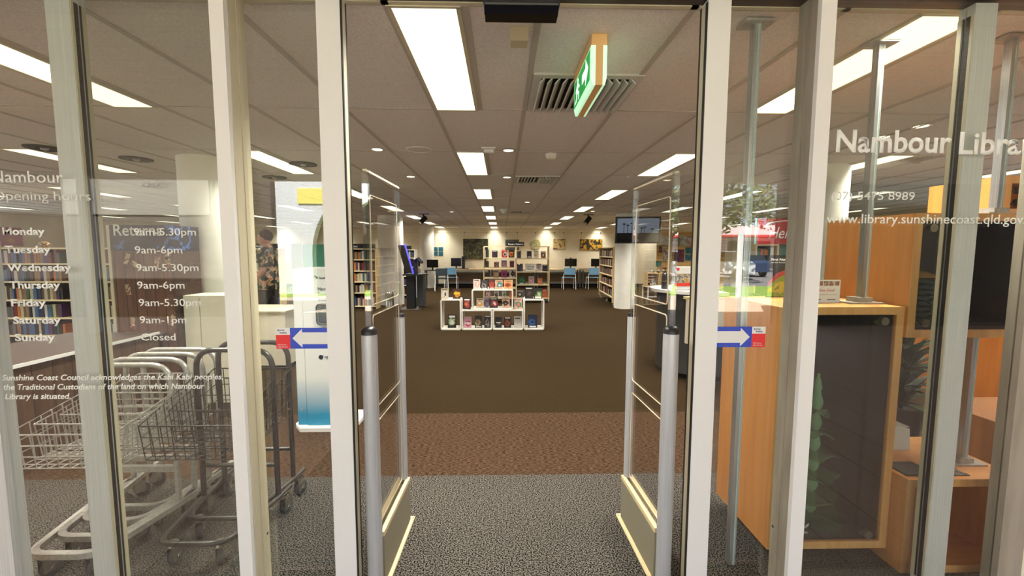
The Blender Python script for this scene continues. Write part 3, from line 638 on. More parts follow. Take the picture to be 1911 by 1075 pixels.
# ------------------------------------------------------------------ display books
def jacket(name, cols, w_, h, seed):
    """printed jacket: plain ground in the first colour, a ragged central picture in the others"""
    if name in MATS: return MATS[name]
    c = [tuple(q*.72 for q in k[:3])+(1,) for k in cols]
    m = mat(name, c[0], .45); tr = m.node_tree; L = tr.links.new
    tc = nd(m, 'ShaderNodeTexCoord'); mp = nd(m, 'ShaderNodeMapping'); cx, cz, rx, rz = (seed*7 % 5-2)*.05*w_, (.40+.02*(seed % 4))*h, .44*w_, .36*h
    mp.inputs['Scale'].default_value = (1/rx, 0, 1/rz); mp.inputs['Location'].default_value = (-cx/rx, 0, -cz/rz)
    ln = nd(m, 'ShaderNodeVectorMath', operation='LENGTH'); nz = nd(m, 'ShaderNodeTexNoise'); nz.inputs['Scale'].default_value = 3.2/w_; nz.inputs['Detail'].default_value = 2
    m2 = nd(m, 'ShaderNodeMapping'); m2.inputs['Location'].default_value = (seed*3.1, seed*1.7, seed*.9)
    ad = nd(m, 'ShaderNodeMath', operation='MULTIPLY_ADD'); ad.inputs[1].default_value = 1.5
    cr = nd(m, 'ShaderNodeValToRGB'); cr.color_ramp.interpolation = 'CONSTANT'; e = cr.color_ramp.elements
    e[0].position, e[0].color, e[1].position, e[1].color = 0, c[2 % len(c)], .47, c[1]
    x = e.new(.66); x.color = c[0]
    hf = nd(m, 'ShaderNodeMath', operation='MULTIPLY'); hf.inputs[1].default_value = .42
    L(tc.outputs['Object'], mp.inputs[0]); L(mp.outputs[0], ln.inputs[0]); L(tc.outputs['Object'], m2.inputs[0]); L(m2.outputs[0], nz.inputs[0])
    L(nz.outputs[0], ad.inputs[0]); L(ln.outputs['Value'], ad.inputs[2]); L(ad.outputs[0], hf.inputs[0]); L(hf.outputs[0], cr.inputs[0]); L(cr.outputs[0], tr.nodes['Principled BSDF'].inputs['Base Color'])
    return m
def display_book(x, y, z, w_, h, cols, label, group, seed=0, art=None, tilt=.13):
    """face-out book leaning back a little, base centre at (x, y, z)"""
    t = thing('book', label, 'book', (x, y, z), 0, group)
    R = Matrix.Rotation(-tilt, 4, 'X')
    put('cover', MB().box(-w_/2, w_/2, 0, .003, 0, h, rot=R).box(-w_/2, w_/2, .022, .025, 0, h, rot=R).box(-w_/2, -w_/2+.003, .003, .022, 0, h, rot=R), jacket(f'jacket {seed}', cols, w_, h, seed), t, True)
    put('pages', MB().box(-w_/2+.003, w_/2-.004, .003, .022, .003, h-.004, rot=R), PAGES, t, True)
    dark = sum(cols[0][:3]) < .9
    a0, a1, c = art or (.84, .91, S(226, 216, 196) if dark else S(70, 50, 46))
    put('title_band', MB().box(-w_*.36, w_*.36, -.0006, 0, h*a0, h*a1, rot=R), mat('title '+str([round(q, 2) for q in c[:3]]), c, .5), t, True)
    return t
def hollow_cube(label, x0, x1, z0, z1, y0=7.70, D=.36, th=.022):
    t = thing('display_cube', label, 'display cube', ((x0+x1)/2, y0, z0), 0, 'white display cubes')
    o = rounded([(x0, 0, z0), (x1, 0, z0), (x1, 0, z1), (x0, 0, z1)], .035, 5); i = rounded([(x0+th, 0, z0+th), (x1-th, 0, z0+th), (x1-th, 0, z1-th), (x0+th, 0, z1-th)], .022, 5)
    mb = MB(); bm = mb.bm; V = [[bm.verts.new((p.x, yy, p.z)) for p in L] for yy in (y0, y0+D) for L in (o, i)]; n = len(o)
    for k in range(n):
        q = (k+1) % n
        bm.faces.new((V[0][k], V[0][q], V[1][q], V[1][k])); bm.faces.new((V[2][k], V[3][k], V[3][q], V[2][q]))
        bm.faces.new((V[0][k], V[2][k], V[2][q], V[0][q])); bm.faces.new((V[1][k], V[1][q], V[3][q], V[3][k]))
    put('shell', mb, noisy('white display shell', S(228, 224, 212), S(236, 232, 222), (6, 6, 6), .45), t)
hollow_cube('tall white display cube standing at the left end of the group', -1.118, -.745, 0, .562)
hollow_cube('wide white display cube on the floor, left of the middle pair', -.737, -.178, 0, .371)
hollow_cube('wide white display cube on the floor, right of the middle pair', -.170, .393, 0, .371)
hollow_cube('tall white display cube standing at the right end of the group', .401, .777, 0, .562)
hollow_cube('wide white display cube stacked on top in the middle of the group', -.551, .206, .3715, .744, 7.72)
K, W_, CR = S(28, 25, 26), S(232, 228, 220), S(222, 205, 172)
def cb(zx0, zx1, zt, zb, base, cols, label, seed, art=None, y=7.78):
    x0, x1 = 810+zx0/8.686, 810+zx1/8.686; s = y/793
    return display_book(((x0+x1)/2-936.4)*s, y, base+.0036, (x1-x0)*s, (zb-zt)/8.686*s*1.02, cols, label, 'face-out books on the display cubes', seed, art)
cb(110, 230, 165, 330, .562, [CR, W_, S(60, 42, 36)], 'cream book with a dark haired woman on top of the left tall cube', 1)
cb(300, 425, 165, 325, .562, [S(70, 40, 20), S(230, 160, 30), S(196, 110, 30)], 'brown and yellow book on top of the left tall cube', 2, (.45, .6, S(240, 190, 40)))
cb(215, 350, 605, 815, .0225, [K, S(180, 200, 150), W_], 'black book with white title and pale green picture inside the left tall cube', 3, (.78, .93, W_))
cb(475, 600, 635, 815, .0225, [S(240, 190, 200), S(226, 60, 110), W_], 'bright pink book inside the left floor cube', 4, (.36, .48, W_))
cb(655, 775, 620, 815, .0225, [S(60, 50, 34), S(168, 150, 110), S(120, 90, 60)], 'olive and tan book in the middle of the left floor cube', 5, (.04, .12, W_))
cb(810, 915, 615, 810, .0225, [K, S(150, 140, 132), S(70, 60, 58)], 'grey and black book at the right of the left floor cube', 6, (.9, .97, W_))
cb(990, 1095, 640, 810, .0225, [K, S(44, 36, 32), S(170, 160, 140)], 'black book with white script inside the right floor cube', 7, (.45, .53, W_))
cb(1135, 1250, 640, 815, .0225, [S(40, 22, 16), S(170, 84, 40), S(96, 40, 26)], 'dark brown and rust book in the middle of the right floor cube', 8, (.85, .95, W_))
cb(1300, 1415, 625, 810, .0225, [W_, W_, S(214, 206, 190)], 'plain white book at the right of the right floor cube', 9, (.76, .86, S(60, 52, 46)))
cb(1530, 1680, 600, 810, .0225, [S(16, 30, 62), S(40, 90, 160), K], 'deep blue and black book inside the right tall cube', 10, (.02, .14, W_))
cb(1475, 1610, 140, 330, .562, [K, S(60, 40, 38), S(90, 70, 60)], 'very dark floral book on top of the right tall cube', 11)
cb(1620, 1760, 160, 330, .562, [S(40, 44, 34), S(110, 150, 70), S(200, 200, 180)], 'green and white plant book on top of the right tall cube', 12, (.04, .22, W_))
cb(470, 590, 315, 495, .371, [S(44, 24, 18), S(180, 60, 40), S(190, 140, 96)], 'dark book with a red dress beside the stacked cube, at its left', 13, (.78, .88, W_))
cb(1300, 1425, 320, 490, .371, [S(238, 190, 180), S(40, 150, 100), S(230, 110, 110)], 'pink and green book beside the stacked cube, at its right', 14)
cb(685, 800, 335, 490, .394, [CR, S(226, 140, 60), W_], 'cream and orange book inside the stacked cube, at its left', 15)
cb(812, 888, 335, 490, .394, [S(150, 132, 160), S(120, 104, 132), S(180, 170, 184)], 'mauve book inside the stacked cube behind the orange one', 16, None, 7.86)
cb(895, 1030, 325, 490, .394, [K, S(170, 40, 44), W_], 'black red and white book in the middle of the stacked cube', 17)
cb(1105, 1225, 330, 490, .394, [S(226, 180, 150), S(60, 40, 40), S(236, 200, 170)], 'peach book with a dark figure inside the stacked cube', 18)
cb(635, 745, 10, 165, .744, [S(240, 220, 210), S(236, 170, 150), S(244, 230, 222)], 'pale pink book on top of the stacked cube, at its left', 19)
cb(765, 870, 20, 160, .744, [S(60, 54, 50), S(150, 140, 130), S(34, 30, 30)], 'dark photograph book with pale edge on top of the stacked cube', 20, (.02, .1, W_))
cb(888, 985, 10, 165, .744, [S(90, 50, 40), S(200, 60, 44), S(120, 70, 52)], 'brown book with a red round shape on top of the stacked cube', 21, (.04, .12, W_))
cb(990, 1110, 15, 160, .744, [S(226, 180, 140), S(80, 130, 136), W_], 'teal and peach book on top of the stacked cube', 22)
cb(1130, 1275, 20, 165, .744, [S(230, 180, 120), S(200, 90, 40), S(120, 60, 34)], 'orange and tan book on top of the stacked cube, at its right', 23)

# ------------------------------------------------------------------ recent returns shelving
t = thing('book_display', 'white open two bay shelving unit with black Recent Returns sign', 'shelving', (.4, 12.0, 0))
x0, xm, x1, yf, yb = -.518, .408, 1.334, 11.85, 12.25
LZ = [1.266, .993, .703, .42, .14]; RZ = [1.248, .879, .513, .14]
for a in (x0, xm-.012, x1-.025): put('upright', MB().box(a, a+.025, yf, yb, .08, 1.583), SHC, t)
put('top_rail', MB().box(x0, x1, yf, yf+.04, 1.558, 1.584).box(x0, x1, yb-.04, yb, 1.558, 1.584), SHC, t)
for z in LZ: put('shelf', MB().box(x0+.025, xm-.012, yf, yb, z-.028, z), SHC, t)
for z in RZ: put('shelf', MB().box(xm+.013, x1-.025, yf, yb, z-.028, z), SHC, t)
for cx in (x0+.02, xm, x1-.02):
    for cy in (yf+.05, yb-.05): put('caster', MB().cyl((cx-.012, cy, .04), (cx+.012, cy, .04), .04, n=18).box(cx-.018, cx+.018, cy-.02, cy+.02, .06, .10), SILVER, t)
s = put('sign', MB().box(.15, .62, yf-.004, yf+.012, 1.585, 1.692), MATS['sign black'], t)
letters('lettering', 'Recent Returns', TXT, s, .175, yf-.005, 1.615, .42, .05, .02)
def rb(zx0, zx1, zt, zb, base, cols, label, seed, art=None, y=11.93):
    xa, xb = 890+zx0/8.267, 890+zx1/8.267; q = y/793
    return display_book(((xa+xb)/2-936.4)*q, y, base+.0036, (xb-xa)*q, min(.25, (zb-zt)/8.267*q*1.02), cols, label, 'face-out books on the Recent Returns shelving', seed, art)
rb(232, 318, 215, 318, LZ[0], [K, S(60, 34, 70), S(40, 30, 44)], 'black and plum book on the top left shelf of Recent Returns', 31)
rb(380, 465, 205, 320, LZ[0], [S(200, 40, 44), W_, K], 'red and white book on the top left shelf of Recent Returns', 32)
rb(488, 575, 205, 318, LZ[0], [K, S(200, 110, 40), S(60, 40, 30)], 'black and orange book on the top left shelf of Recent Returns', 33, (.6, .72, S(220, 140, 60)))
rb(265, 337, 385, 465, LZ[1], [S(140, 40, 40), S(210, 190, 170), K], 'dark red and beige book on the second left shelf of Recent Returns', 34)
rb(375, 462, 360, 465, LZ[1], [S(206, 186, 210), S(230, 150, 170), W_], 'lavender and pink book on the second left shelf of Recent Returns', 35)
rb(505, 572, 365, 462, LZ[1], [S(130, 30, 60), S(90, 24, 60), S(180, 60, 80)], 'crimson book on the second left shelf of Recent Returns', 36)
rb(248, 335, 522, 630, LZ[2], [S(190, 150, 110), S(220, 190, 150), S(140, 80, 50)], 'tan book on the third left shelf of Recent Returns', 37)
rb(375, 460, 515, 630, LZ[2], [S(150, 30, 110), S(200, 50, 140), S(60, 20, 60)], 'magenta book on the third left shelf of Recent Returns', 38)
rb(500, 580, 505, 630, LZ[2], [W_, K, S(160, 60, 60)], 'white and black book on the third left shelf of Recent Returns', 39)
rb(420, 500, 690, 800, LZ[3], [S(200, 90, 60), S(230, 170, 120), K], 'rust book on the fourth left shelf of Recent Returns', 52)
rb(135, 205, 850, 945, LZ[4], [S(220, 170, 180), W_, S(180, 90, 120)], 'pale pink book on the bottom left shelf of Recent Returns', 40)
rb(265, 335, 850, 945, LZ[4], [W_, K, S(150, 150, 150)], 'white book with black figure on the bottom left shelf of Recent Returns', 41)
rb(385, 450, 850, 945, LZ[4], [W_, S(120, 150, 110), S(90, 80, 70)], 'white and sage book on the bottom left shelf of Recent Returns', 42)
rb(500, 570, 850, 945, LZ[4], [S(226, 110, 50), S(240, 160, 90), K], 'orange book on the bottom left shelf of Recent Returns', 43)
rb(770, 842, 222, 328, RZ[0], [K, S(40, 40, 44), S(90, 90, 90)], 'black book on the top right shelf of Recent Returns', 44, (.1, .22, W_))
rb(875, 950, 220, 330, RZ[0], [S(220, 212, 190), S(200, 190, 160), S(140, 140, 100)], 'pale cream book on the top right shelf of Recent Returns', 45)
rb(985, 1060, 225, 330, RZ[0], [S(150, 110, 80), S(100, 60, 40), W_], 'brown book on the top right shelf of Recent Returns', 46)
rb(915, 1000, 420, 535, RZ[1], [S(232, 224, 222), S(226, 190, 196), W_], 'white and blush book on the second right shelf of Recent Returns', 47)
rb(1010, 1085, 430, 530, RZ[1], [S(24, 28, 44), S(70, 80, 110), K], 'dark navy book on the second right shelf of Recent Returns', 48)
rb(645, 735, 620, 735, RZ[2], [S(20, 90, 56), S(40, 140, 80), K], 'emerald book on the third right shelf of Recent Returns', 49, (.05, .15, W_))
rb(800, 880, 620, 740, RZ[2], [S(228, 216, 200), S(230, 120, 170), W_], 'white and pink book on the third right shelf of Recent Returns', 50, (.7, .85, S(150, 130, 120)))
rb(940, 1010, 640, 735, RZ[2], [S(236, 150, 70), S(244, 120, 40), W_], 'bright orange book on the third right shelf of Recent Returns', 51)
rb(610, 730, 825, 935, RZ[3], [S(120, 116, 110), K, W_], 'grey and black book on the bottom right shelf of Recent Returns', 53)
rb(900, 1000, 815, 935, RZ[3], [S(70, 130, 50), S(150, 190, 110), K], 'leaf green book on the bottom right shelf of Recent Returns', 54)
rb(1015, 1080, 825, 945, RZ[3], [S(226, 80, 40), S(240, 130, 80), S(160, 50, 30)], 'vermilion book on the bottom right shelf of Recent Returns', 55)
I4 = Matrix.Identity(4)
RW = [('dark red', S(130, 34, 34)), ('white', S(220, 214, 206)), ('black', S(34, 30, 30)), ('dark green', S(50, 90, 56))]
BW = [('slate blue', S(86, 98, 124)), ('grey', S(120, 120, 124)), ('dark purple', S(78, 62, 100))]
spines(Matrix.Translation((0, 11.88, 0)), -.49, -.34, LZ[0], .235, 'at the left of the top left shelf of Recent Returns', 'spines at the left of Recent Returns', pal=RW)
spines(Matrix.Translation((0, 11.88, 0)), -.49, -.36, LZ[1], .225, 'at the left of the second left shelf of Recent Returns', 'spines at the left of Recent Returns', pal=RW)
spines(Matrix.Translation((0, 11.88, 0)), .43, .56, RZ[0], .235, 'in the middle of the top right shelf of Recent Returns', 'spines in the middle of Recent Returns', pal=BW)
spines(Matrix.Translation((0, 11.88, 0)), .43, .62, RZ[1], .225, 'in the middle of the second right shelf of Recent Returns', 'spines in the middle of Recent Returns', pal=BW)
xa, xb = (890+745/8.267-936.4)*.01504, (890+900/8.267-936.4)*.01504
t = thing('letter_board', 'small white letter board reading LARGE PRINT on the Recent Returns shelving', 'sign', ((xa+xb)/2, 11.9, RZ[1]))
put('frame', MB().box(xa, xb, 11.9, 11.94, RZ[1], RZ[1]+.215, .004), WHITE, t); put('board', MB().box(xa+.01, xb-.01, 11.897, 11.9, RZ[1]+.012, RZ[1]+.203), mat('letter board white', S(240, 238, 226), .5), t)
for s, z in (('LARGE', .115), ('PRINT', .045)): letters('lettering', s, BLACK, t, xa+.04, 11.896, RZ[1]+z, .2, .042, .015)

# ------------------------------------------------------------------ back wall: art, desks, monitors, chairs
YW = YB-.004
def picture(name, label, x0, x1, z0, z1, cols, sc, seed, hang=True):
    t = thing(name, label, 'painting', ((x0+x1)/2, YW, z0))
    put('canvas', MB().box(x0, x1, YW-.04, YW, z0, z1, .003), cover('art '+label[:30], cols, sc, seed), t)
    if hang:
        for x in (x0+.06, x1-.06):
            put('wire', MB().cyl((x, YW-.008, z1), (x, YW-.008, 2.19), .0025, n=6), mat('hanging wire', S(150, 146, 130), .5), t); put('hook', MB().box(x-.012, x+.012, YW-.03, YW, 2.17, 2.23), BLACK, t)
picture('painting', 'large dark green forest painting with yellow patch on the back wall', -1.57, -.56, 1.12, 1.945, [S(44, 46, 30), S(74, 78, 46), S(120, 116, 70), S(40, 36, 26)], 7, 4)
picture('painting', 'small grey painting behind the Recent Returns sign', .14, .69, 1.50, 1.92, [S(90, 92, 92), S(110, 114, 112), S(70, 70, 66)], 5, 5)
picture('painting', 'small square cream and gold flower painting on the back wall', 2.09, 2.58, 1.55, 1.945, [S(214, 190, 120), S(226, 206, 150), S(150, 96, 40)], 9, 6)
picture('painting', 'wide golden landscape painting on the back wall right of the flower painting', 3.19, 4.09, 1.50, 1.945, [S(44, 44, 26), S(206, 150, 40), S(226, 178, 60), S(120, 100, 40)], 6, 7)
t = thing('painting', 'round leafy painting on the back wall above the shelving', 'painting', (1.37, YW, 1.52)); put('canvas', MB().cyl((1.37, YW-.04, 1.725), (1.37, YW, 1.725), .205, n=40), cover('round art', [S(200, 190, 130), S(150, 160, 90), S(226, 220, 180), S(96, 84, 40)], 8, 8), t)
put('wire', MB().cyl((1.37, YW-.008, 1.93), (1.37, YW-.008, 2.19), .0025, n=6), MATS['hanging wire'], t); put('hook', MB().box(1.358, 1.382, YW-.03, YW, 2.17, 2.23), BLACK, t)
struct('trim_3', MB().box(XL, XR, YB-.012, YB, 2.19, 2.205), mat('picture rail', S(206, 196, 168), .5))
TEAL = mat('teal acoustic tile', S(22, 92, 112), .7)
for i, (x0, x1) in enumerate(((-2.80, -2.60), (-2.57, -2.385))):
    for k, (z0, z1) in enumerate(((1.45, 1.61), (1.26, 1.42))):
        solo('wall_tile', MB().box(x0, x1, YW-.02, YW, z0, z1, .006), TEAL, f'teal wall tile, {["upper", "lower"][k]} {["left", "right"][i]} of the block of four', 'wall tile', ((x0+x1)/2, YW, z0), 'teal wall tiles')
solo('notice_plate', MB().box(-3.02, -2.96, 16.61, 16.64, 1.68, 1.80), WHITE, 'small white plate fixed on the far left column', 'plate', (-2.99, 16.63, 1.68))
DESK = wood('desk top beech', S(190, 160, 118), S(204, 174, 132), 'x'); LEG = mat('desk leg grey', S(96, 92, 86), .45, .3); MOD = wood('modesty brown', S(120, 92, 62), S(140, 108, 74), 'x')
for i, (xa, s) in enumerate(((-2.25, 'at its left end'), (-.45, 'behind the shelving on the left'), (1.35, 'right of the shelving'), (3.15, 'behind the mobile bookcase'))):
    t = thing('desk', f'long beech computer desk along the back wall {s}', 'desk', (xa+.9, 17.0, 0), 0, 'computer desks')
    put('desk_top', MB().box(xa+.003, xa+1.797, 16.65, 17.36, .72, .745, .003), DESK, t); put('modesty_panel', MB().box(xa+.05, xa+1.75, 17.22, 17.24, .22, .56), MOD, t); put('cable_tray', MB().box(xa+.05, xa+1.75, 17.05, 17.2, .58, .6), LEG, t)
    for x in (xa+.06, xa+1.74):
        for y in (16.72, 17.3): put('leg', MB().cyl((x, y, 0), (x, y, .72), .025), LEG, t)
t = thing('skirting_heater', 'long low white heater strip along the back wall under the desks', 'heater', (1, 17.37, .12)); put('casing', MB().box(-2.2, 5, 17.37, 17.385, .125, .21), WHITE, t)
def monitor(x, y, z, w_, h, label, extra=False, rz=0, back=False):
    t = thing('monitor', label, 'monitor', (x, y, z), rz)
    put('screen', MB().box(-w_/2, w_/2, -.02, .02, .10, .10+h, .005), BLACK, t, True); put('display', MB().box(-w_/2+.012, w_/2-.012, -.0215, -.02, .112, .088+h), mat('dark display', S(14, 14, 16), .15), t, True)
    put('stand', MB().box(-.03, .03, .0, .03, .01, .2), BLACK, t, True); put('base', MB().box(-.11, .11, -.07, .1, 0, .012, .003), BLACK, t, True)
    if extra: put('webcam', MB().box(-.03, .03, -.02, .02, .10+h, .14+h, .004), BLACK, t, True)
monitor(-1.82, 17.0, .745, .41, .33, 'black monitor on the left desk below the large painting')
monitor(2.76, 17.0, .745, .48, .31, 'black monitor with webcam on the desk right of the shelving', True)
monitor(3.78, 17.0, .745, .40, .31, 'black monitor partly hidden by the mobile bookcase')
monitor(-3.42, 17.0, .745, .36, .33, 'black monitor peeking out left of the far column')
t = thing('desk', 'small desk behind the far left column holding a monitor', 'desk', (-3.6, 17.0, 0)); put('desk_top', MB().box(-4.4, -3.25, 16.65, 17.36, .72, .745), DESK, t); put('cream_panel', MB().box(-3.40, -3.30, 16.7, 17.3, .0, .715), CREAMP, t); put('leg', MB().cyl((-4.3, 16.8, 0), (-4.3, 16.8, .72), .025), LEG, t)
solo('computer_tower', MB().box(-1.60, -1.49, 17.05, 17.3, .745, 1.24, .004), BLACK, 'black slim computer standing beside the left monitor', 'computer', (-1.55, 17.17, .745))
solo('keyboard', MB().box(-1.75, -1.30, 16.72, 16.87, .745, .765, .004), BLACK, 'black keyboard on the left desk before the monitor', 'keyboard', (-1.52, 16.8, .745))
solo('keyboard', MB().box(3.05, 3.45, 16.72, 16.87, .745, .765, .004), BLACK, 'black keyboard on the desk right of the webcam monitor', 'keyboard', (3.2, 16.8, .745))
t = thing('standing_table', 'narrow dark table by the far left column carrying a monitor on a tall stand', 'table', (-2.65, 16.2, 0))
put('table_top', MB().box(-2.92, -2.42, 16.0, 16.4, .70, .725), mat('dark table', S(60, 50, 44), .5), t)
for x in (-2.88, -2.46):
    for y in (16.04, 16.36): put('leg', MB().box(x-.018, x+.018, y-.018, y+.018, 0, .70), BLACKM, t)
monitor(-2.62, 16.15, .725, .43, .30, 'wide black monitor on the dark table by the far left column')
BLUE = noisy('blue chair plastic', S(104, 152, 184), S(116, 164, 196), (20, 20, 20), .5)
def chair(x, y, label, mc=BLUE, rz=0, grp='blue chairs at the back desks'):
    t = thing('chair', label, 'chair', (x, y, 0), rz, grp)
    put('backrest', MB().box(-.21, .21, -.235, -.215, .56, .83, .012, rot=Matrix.Rotation(-.0, 4, 'X')), mc, t, True); put('seat', MB().box(-.22, .22, -.20, .22, .44, .47, .012), mc, t, True)
    put('cushion', MB().box(-.20, .20, -.19, .2, .47, .485, .006), BLACKM, t, True)
    for s in (-1, 1):
        put('leg', MB().tube([(s*.22, -.225, .60), (s*.225, -.225, .44), (s*.235, -.27, 0.01)], .011, 8), WHITE, t, True); put('leg', MB().tube([(s*.22, .2, .44), (s*.235, .24, 0.01)], .011, 8), WHITE, t, True)
        put('side_rail', MB().cyl((s*.222, -.22, .44), (s*.222, .21, .44), .011), WHITE, t, True)
chair(-1.93, 16.25, 'blue chair at the left desk facing the monitor below the large painting')
chair(2.56, 16.2, 'blue chair at the webcam monitor right of the shelving')
chair(3.50, 16.2, 'blue chair partly hidden by the mobile bookcase')
chair(-2.2, 15.45, 'dark grey chair beside the standing table by the far column', mat('dark slate plastic', S(44, 56, 62), .5), .2, 'dark chair')
# poster on the left wall
t = thing('poster', 'pink poster with a yellow flower hung on the far left wall', 'poster', (XL+.02, 10.8, 1.55))
put('sheet', MB().box(XL+.004, XL+.012, 10.65, 11.45, 1.55, 2.02), mat('poster pink', S(176, 110, 120), .6), t)
fl = MB()
for k in range(10):
    a = k*PI/5; fl.prism([(11.18+.02*math.cos(a-.4), 1.68+.02*math.sin(a-.4)), (11.18+.13*math.cos(a), 1.68+.13*math.sin(a)), (11.18+.02*math.cos(a+.4), 1.68+.02*math.sin(a+.4))], XL+.012, XL+.014, 'x')
put('flower', fl, mat('flower yellow', S(222, 178, 70), .6), t); put('wire', MB().cyl((XL+.006, 11.05, 2.02), (XL+.006, 11.05, 2.24), .003, n=6), MATS['hanging wire'], t)

# ------------------------------------------------------------------ self-check kiosk, bin
t = thing('self_check_kiosk', 'black self-check kiosk with glowing blue tilted screen left of the shelving', 'kiosk', (-2.25, 10.5, 0))
put('foot_plate', MB().box(-2.50, -2.02, 10.35, 10.95, 0, .012), mat('kiosk foot', S(64, 58, 52), .5), t)
put('pedestal', MB().box(-2.36, -2.16, 10.5, 10.75, .012, .84, .01), BLACK, t); put('side_cabinet', MB().box(-2.14, -1.98, 10.7, 11.1, .05, .84, .01), mat('kiosk charcoal', S(52, 56, 58), .5), t)
put('shelf', MB().prism([(-2.42, 10.4), (-1.98, 10.4), (-1.86, 10.7), (-1.98, 11.1), (-2.42, 11.1)], .84, .875, 'z'), BLACK, t)
RT = Matrix.Translation((-2.36, 10.55, 1.245)) @ Matrix.Rotation(.62, 4, 'Z') @ Matrix.Rotation(-.28, 4, 'Y')
put('screen_body', MB().box(-.03, .0, -.21, .21, -.35, .35, .006, rot=RT), BLACK, t)
put('screen_edge', MB().box(.0, .006, -.22, .22, -.36, .36, rot=RT).box(-.03, .0, -.225, -.211, -.36, .36, rot=RT), mat('screen blue light', S(70, 70, 235), .4, emit=S(70, 70, 240), es=1.4), t)
put('screen', MB().box(.006, .008, -.17, .17, -.30, .30, rot=RT), mat('screen navy', S(20, 24, 80), .2, emit=S(24, 30, 130), es=.8), t)
put('scanner', MB().box(-2.20, -2.10, 10.60, 10.75, .875, 1.25, .02).tube([(-2.15, 10.6, 1.2), (-2.05, 10.5, 1.26), (-1.95, 10.45, 1.16)], .035, 10), BLACK, t)
solo('litter_bin', MB().lathe([(.10, 0), (.10, .43), (.085, .45), (.085, .43), (.02, .42)], (-2.72, 10.3, 0), 28), CHROME, 'silver cylindrical bin on the carpet behind the left gate', 'bin', (-2.72, 10.3, 0), smooth=True)

# ------------------------------------------------------------------ television
t = thing('television', 'black television hanging from the ceiling showing a dark palm tree photograph', 'television', (2.97, 9.3, CEIL), -.12)
RT = Matrix.Rotation(.12, 4, 'X'); zt = -.47
RV = Matrix.Translation((0, 0, zt)) @ Matrix.Rotation(.14, 4, 'X')
put('bracket', MB().box(-.04, .04, .05, .13, -.5, 0).box(-.14, .14, .02, .16, -.02, 0), SILVER, t, True)
put('body', MB().box(-.48, .48, -.03, .05, -.29, .29, .01, rot=RV), BLACK, t, True)
put('screen', MB().box(-.445, .445, -.032, -.03, -.25, .255, rot=RV), mat('tv dusk sky', S(60, 66, 76), .2, emit=S(84, 94, 108), es=.8), t, True)
sil = MB().box(-.445, .445, -.0335, -.032, -.25, -.06, rot=RV)
for px, ph in ((-.30, .17), (-.22, .14), (-.13, .18), (.08, .08), (.14, .10), (.3, .06)):
    sil.box(px-.006, px+.006, -.0335, -.032, -.06, ph-.04, rot=RV)
    for k in range(7):
        a = k*PI/6; q = [Vector((px+.05*math.cos(a), ph-.04+.05*math.sin(a))), Vector((px, ph-.05)), Vector((px, ph-.03))]
        tt = MB().prism([(v.x, v.y) for v in q], -.0335, -.032); tt.bm.transform(RV); me = bpy.data.meshes.new('x'); tt.bm.to_mesh(me); tt.bm.free(); sil.bm.from_mesh(me); bpy.data.meshes.remove(me)
put('palm_silhouette', sil, mat('tv silhouette', S(12, 12, 14), .2), t, True)

# ------------------------------------------------------------------ right side beyond the gates
SL = planks('slatwall', S(196, 158, 96), S(208, 170, 108), .1, 2, S(120, 90, 50))
t = thing('slatwall_stand', 'maple slatwall stand hung with leaflets behind the curved counter', 'display stand', (6.0, 13.6, 0)); put('panel', MB().box(4.99, 7.2, 13.6, 13.66, .25, 2.08), SL, t); put('foot', MB().box(5.05, 5.15, 13.4, 13.85, 0, .25).box(7.0, 7.1, 13.4, 13.85, 0, .25), SILVER, t)
def leaf_sheet(px0, px1, py0, py1, cols, label, seed, group='leaflets on the slatwall'):
    q = 13.585/793; x0, x1, z1, z0 = (px0-936.4)*q, (px1-936.4)*q, 1.43-(py0-469.6)*q, 1.43-(py1-469.6)*q
    t = thing('leaflet', label, 'leaflet', ((x0+x1)/2, 13.59, z0), 0, group); put('sheet', MB().box(x0, x1, 13.585, 13.593, z0, z1), cover('leaflet '+label[:40], cols, 8, seed), t); put('holder', MB().box(x0-.005, x1+.005, 13.575, 13.597, z0-.008, z0), CASEGL, t)
LW = [S(214, 216, 210), S(150, 170, 170), W_]
for i, (a, b_, cn, cc) in enumerate(((1233, 1241, 'grey green', [S(170, 178, 150), S(120, 130, 110), W_]), (1243, 1250, 'pale', LW), (1252, 1260, 'olive', [S(120, 130, 80), S(180, 180, 150), W_]), (1262, 1270, 'moss', [S(140, 140, 96), W_, S(200, 200, 180)]), (1271, 1283, 'white and blue', LW), (1285, 1297, 'white and peach', [W_, S(220, 170, 140), S(150, 160, 170)]))):
    leaf_sheet(a, b_, 440, 458, cc, f'{cn} leaflet in the top row of the slatwall, {ORD[i]} from the left', i)
leaf_sheet(1239, 1250, 464, 487, [W_, S(120, 110, 100), S(220, 214, 206)], 'white leaflet in the second row of the slatwall', 11)
leaf_sheet(1261, 1279, 465, 488, [S(84, 22, 52), S(100, 34, 60), S(120, 60, 80)], 'wide maroon leaflet in the second row of the slatwall', 12)
leaf_sheet(1281, 1295, 461, 472.5, [S(18, 90, 100), S(30, 110, 118), S(60, 140, 140)], 'upper teal leaflet at the right of the slatwall', 13)
leaf_sheet(1281, 1295, 474, 486, [S(20, 84, 96), S(34, 104, 112), S(70, 130, 140)], 'lower teal leaflet at the right of the slatwall', 14)
leaf_sheet(1231, 1237, 459, 470, [S(100, 30, 40), S(130, 60, 60)], 'small dark red leaflet at the left of the slatwall', 15)
leaf_sheet(1226, 1236, 487, 497, [S(20, 96, 100), S(60, 140, 140)], 'small teal leaflet low on the slatwall', 16)
t = thing('side_stand', 'low white framed stand carrying two wooden crates', 'stand', (4.85, 13.1, 0))
put('top', MB().box(4.42, 5.30, 12.75, 13.3, .355, .375), WHITE, t)
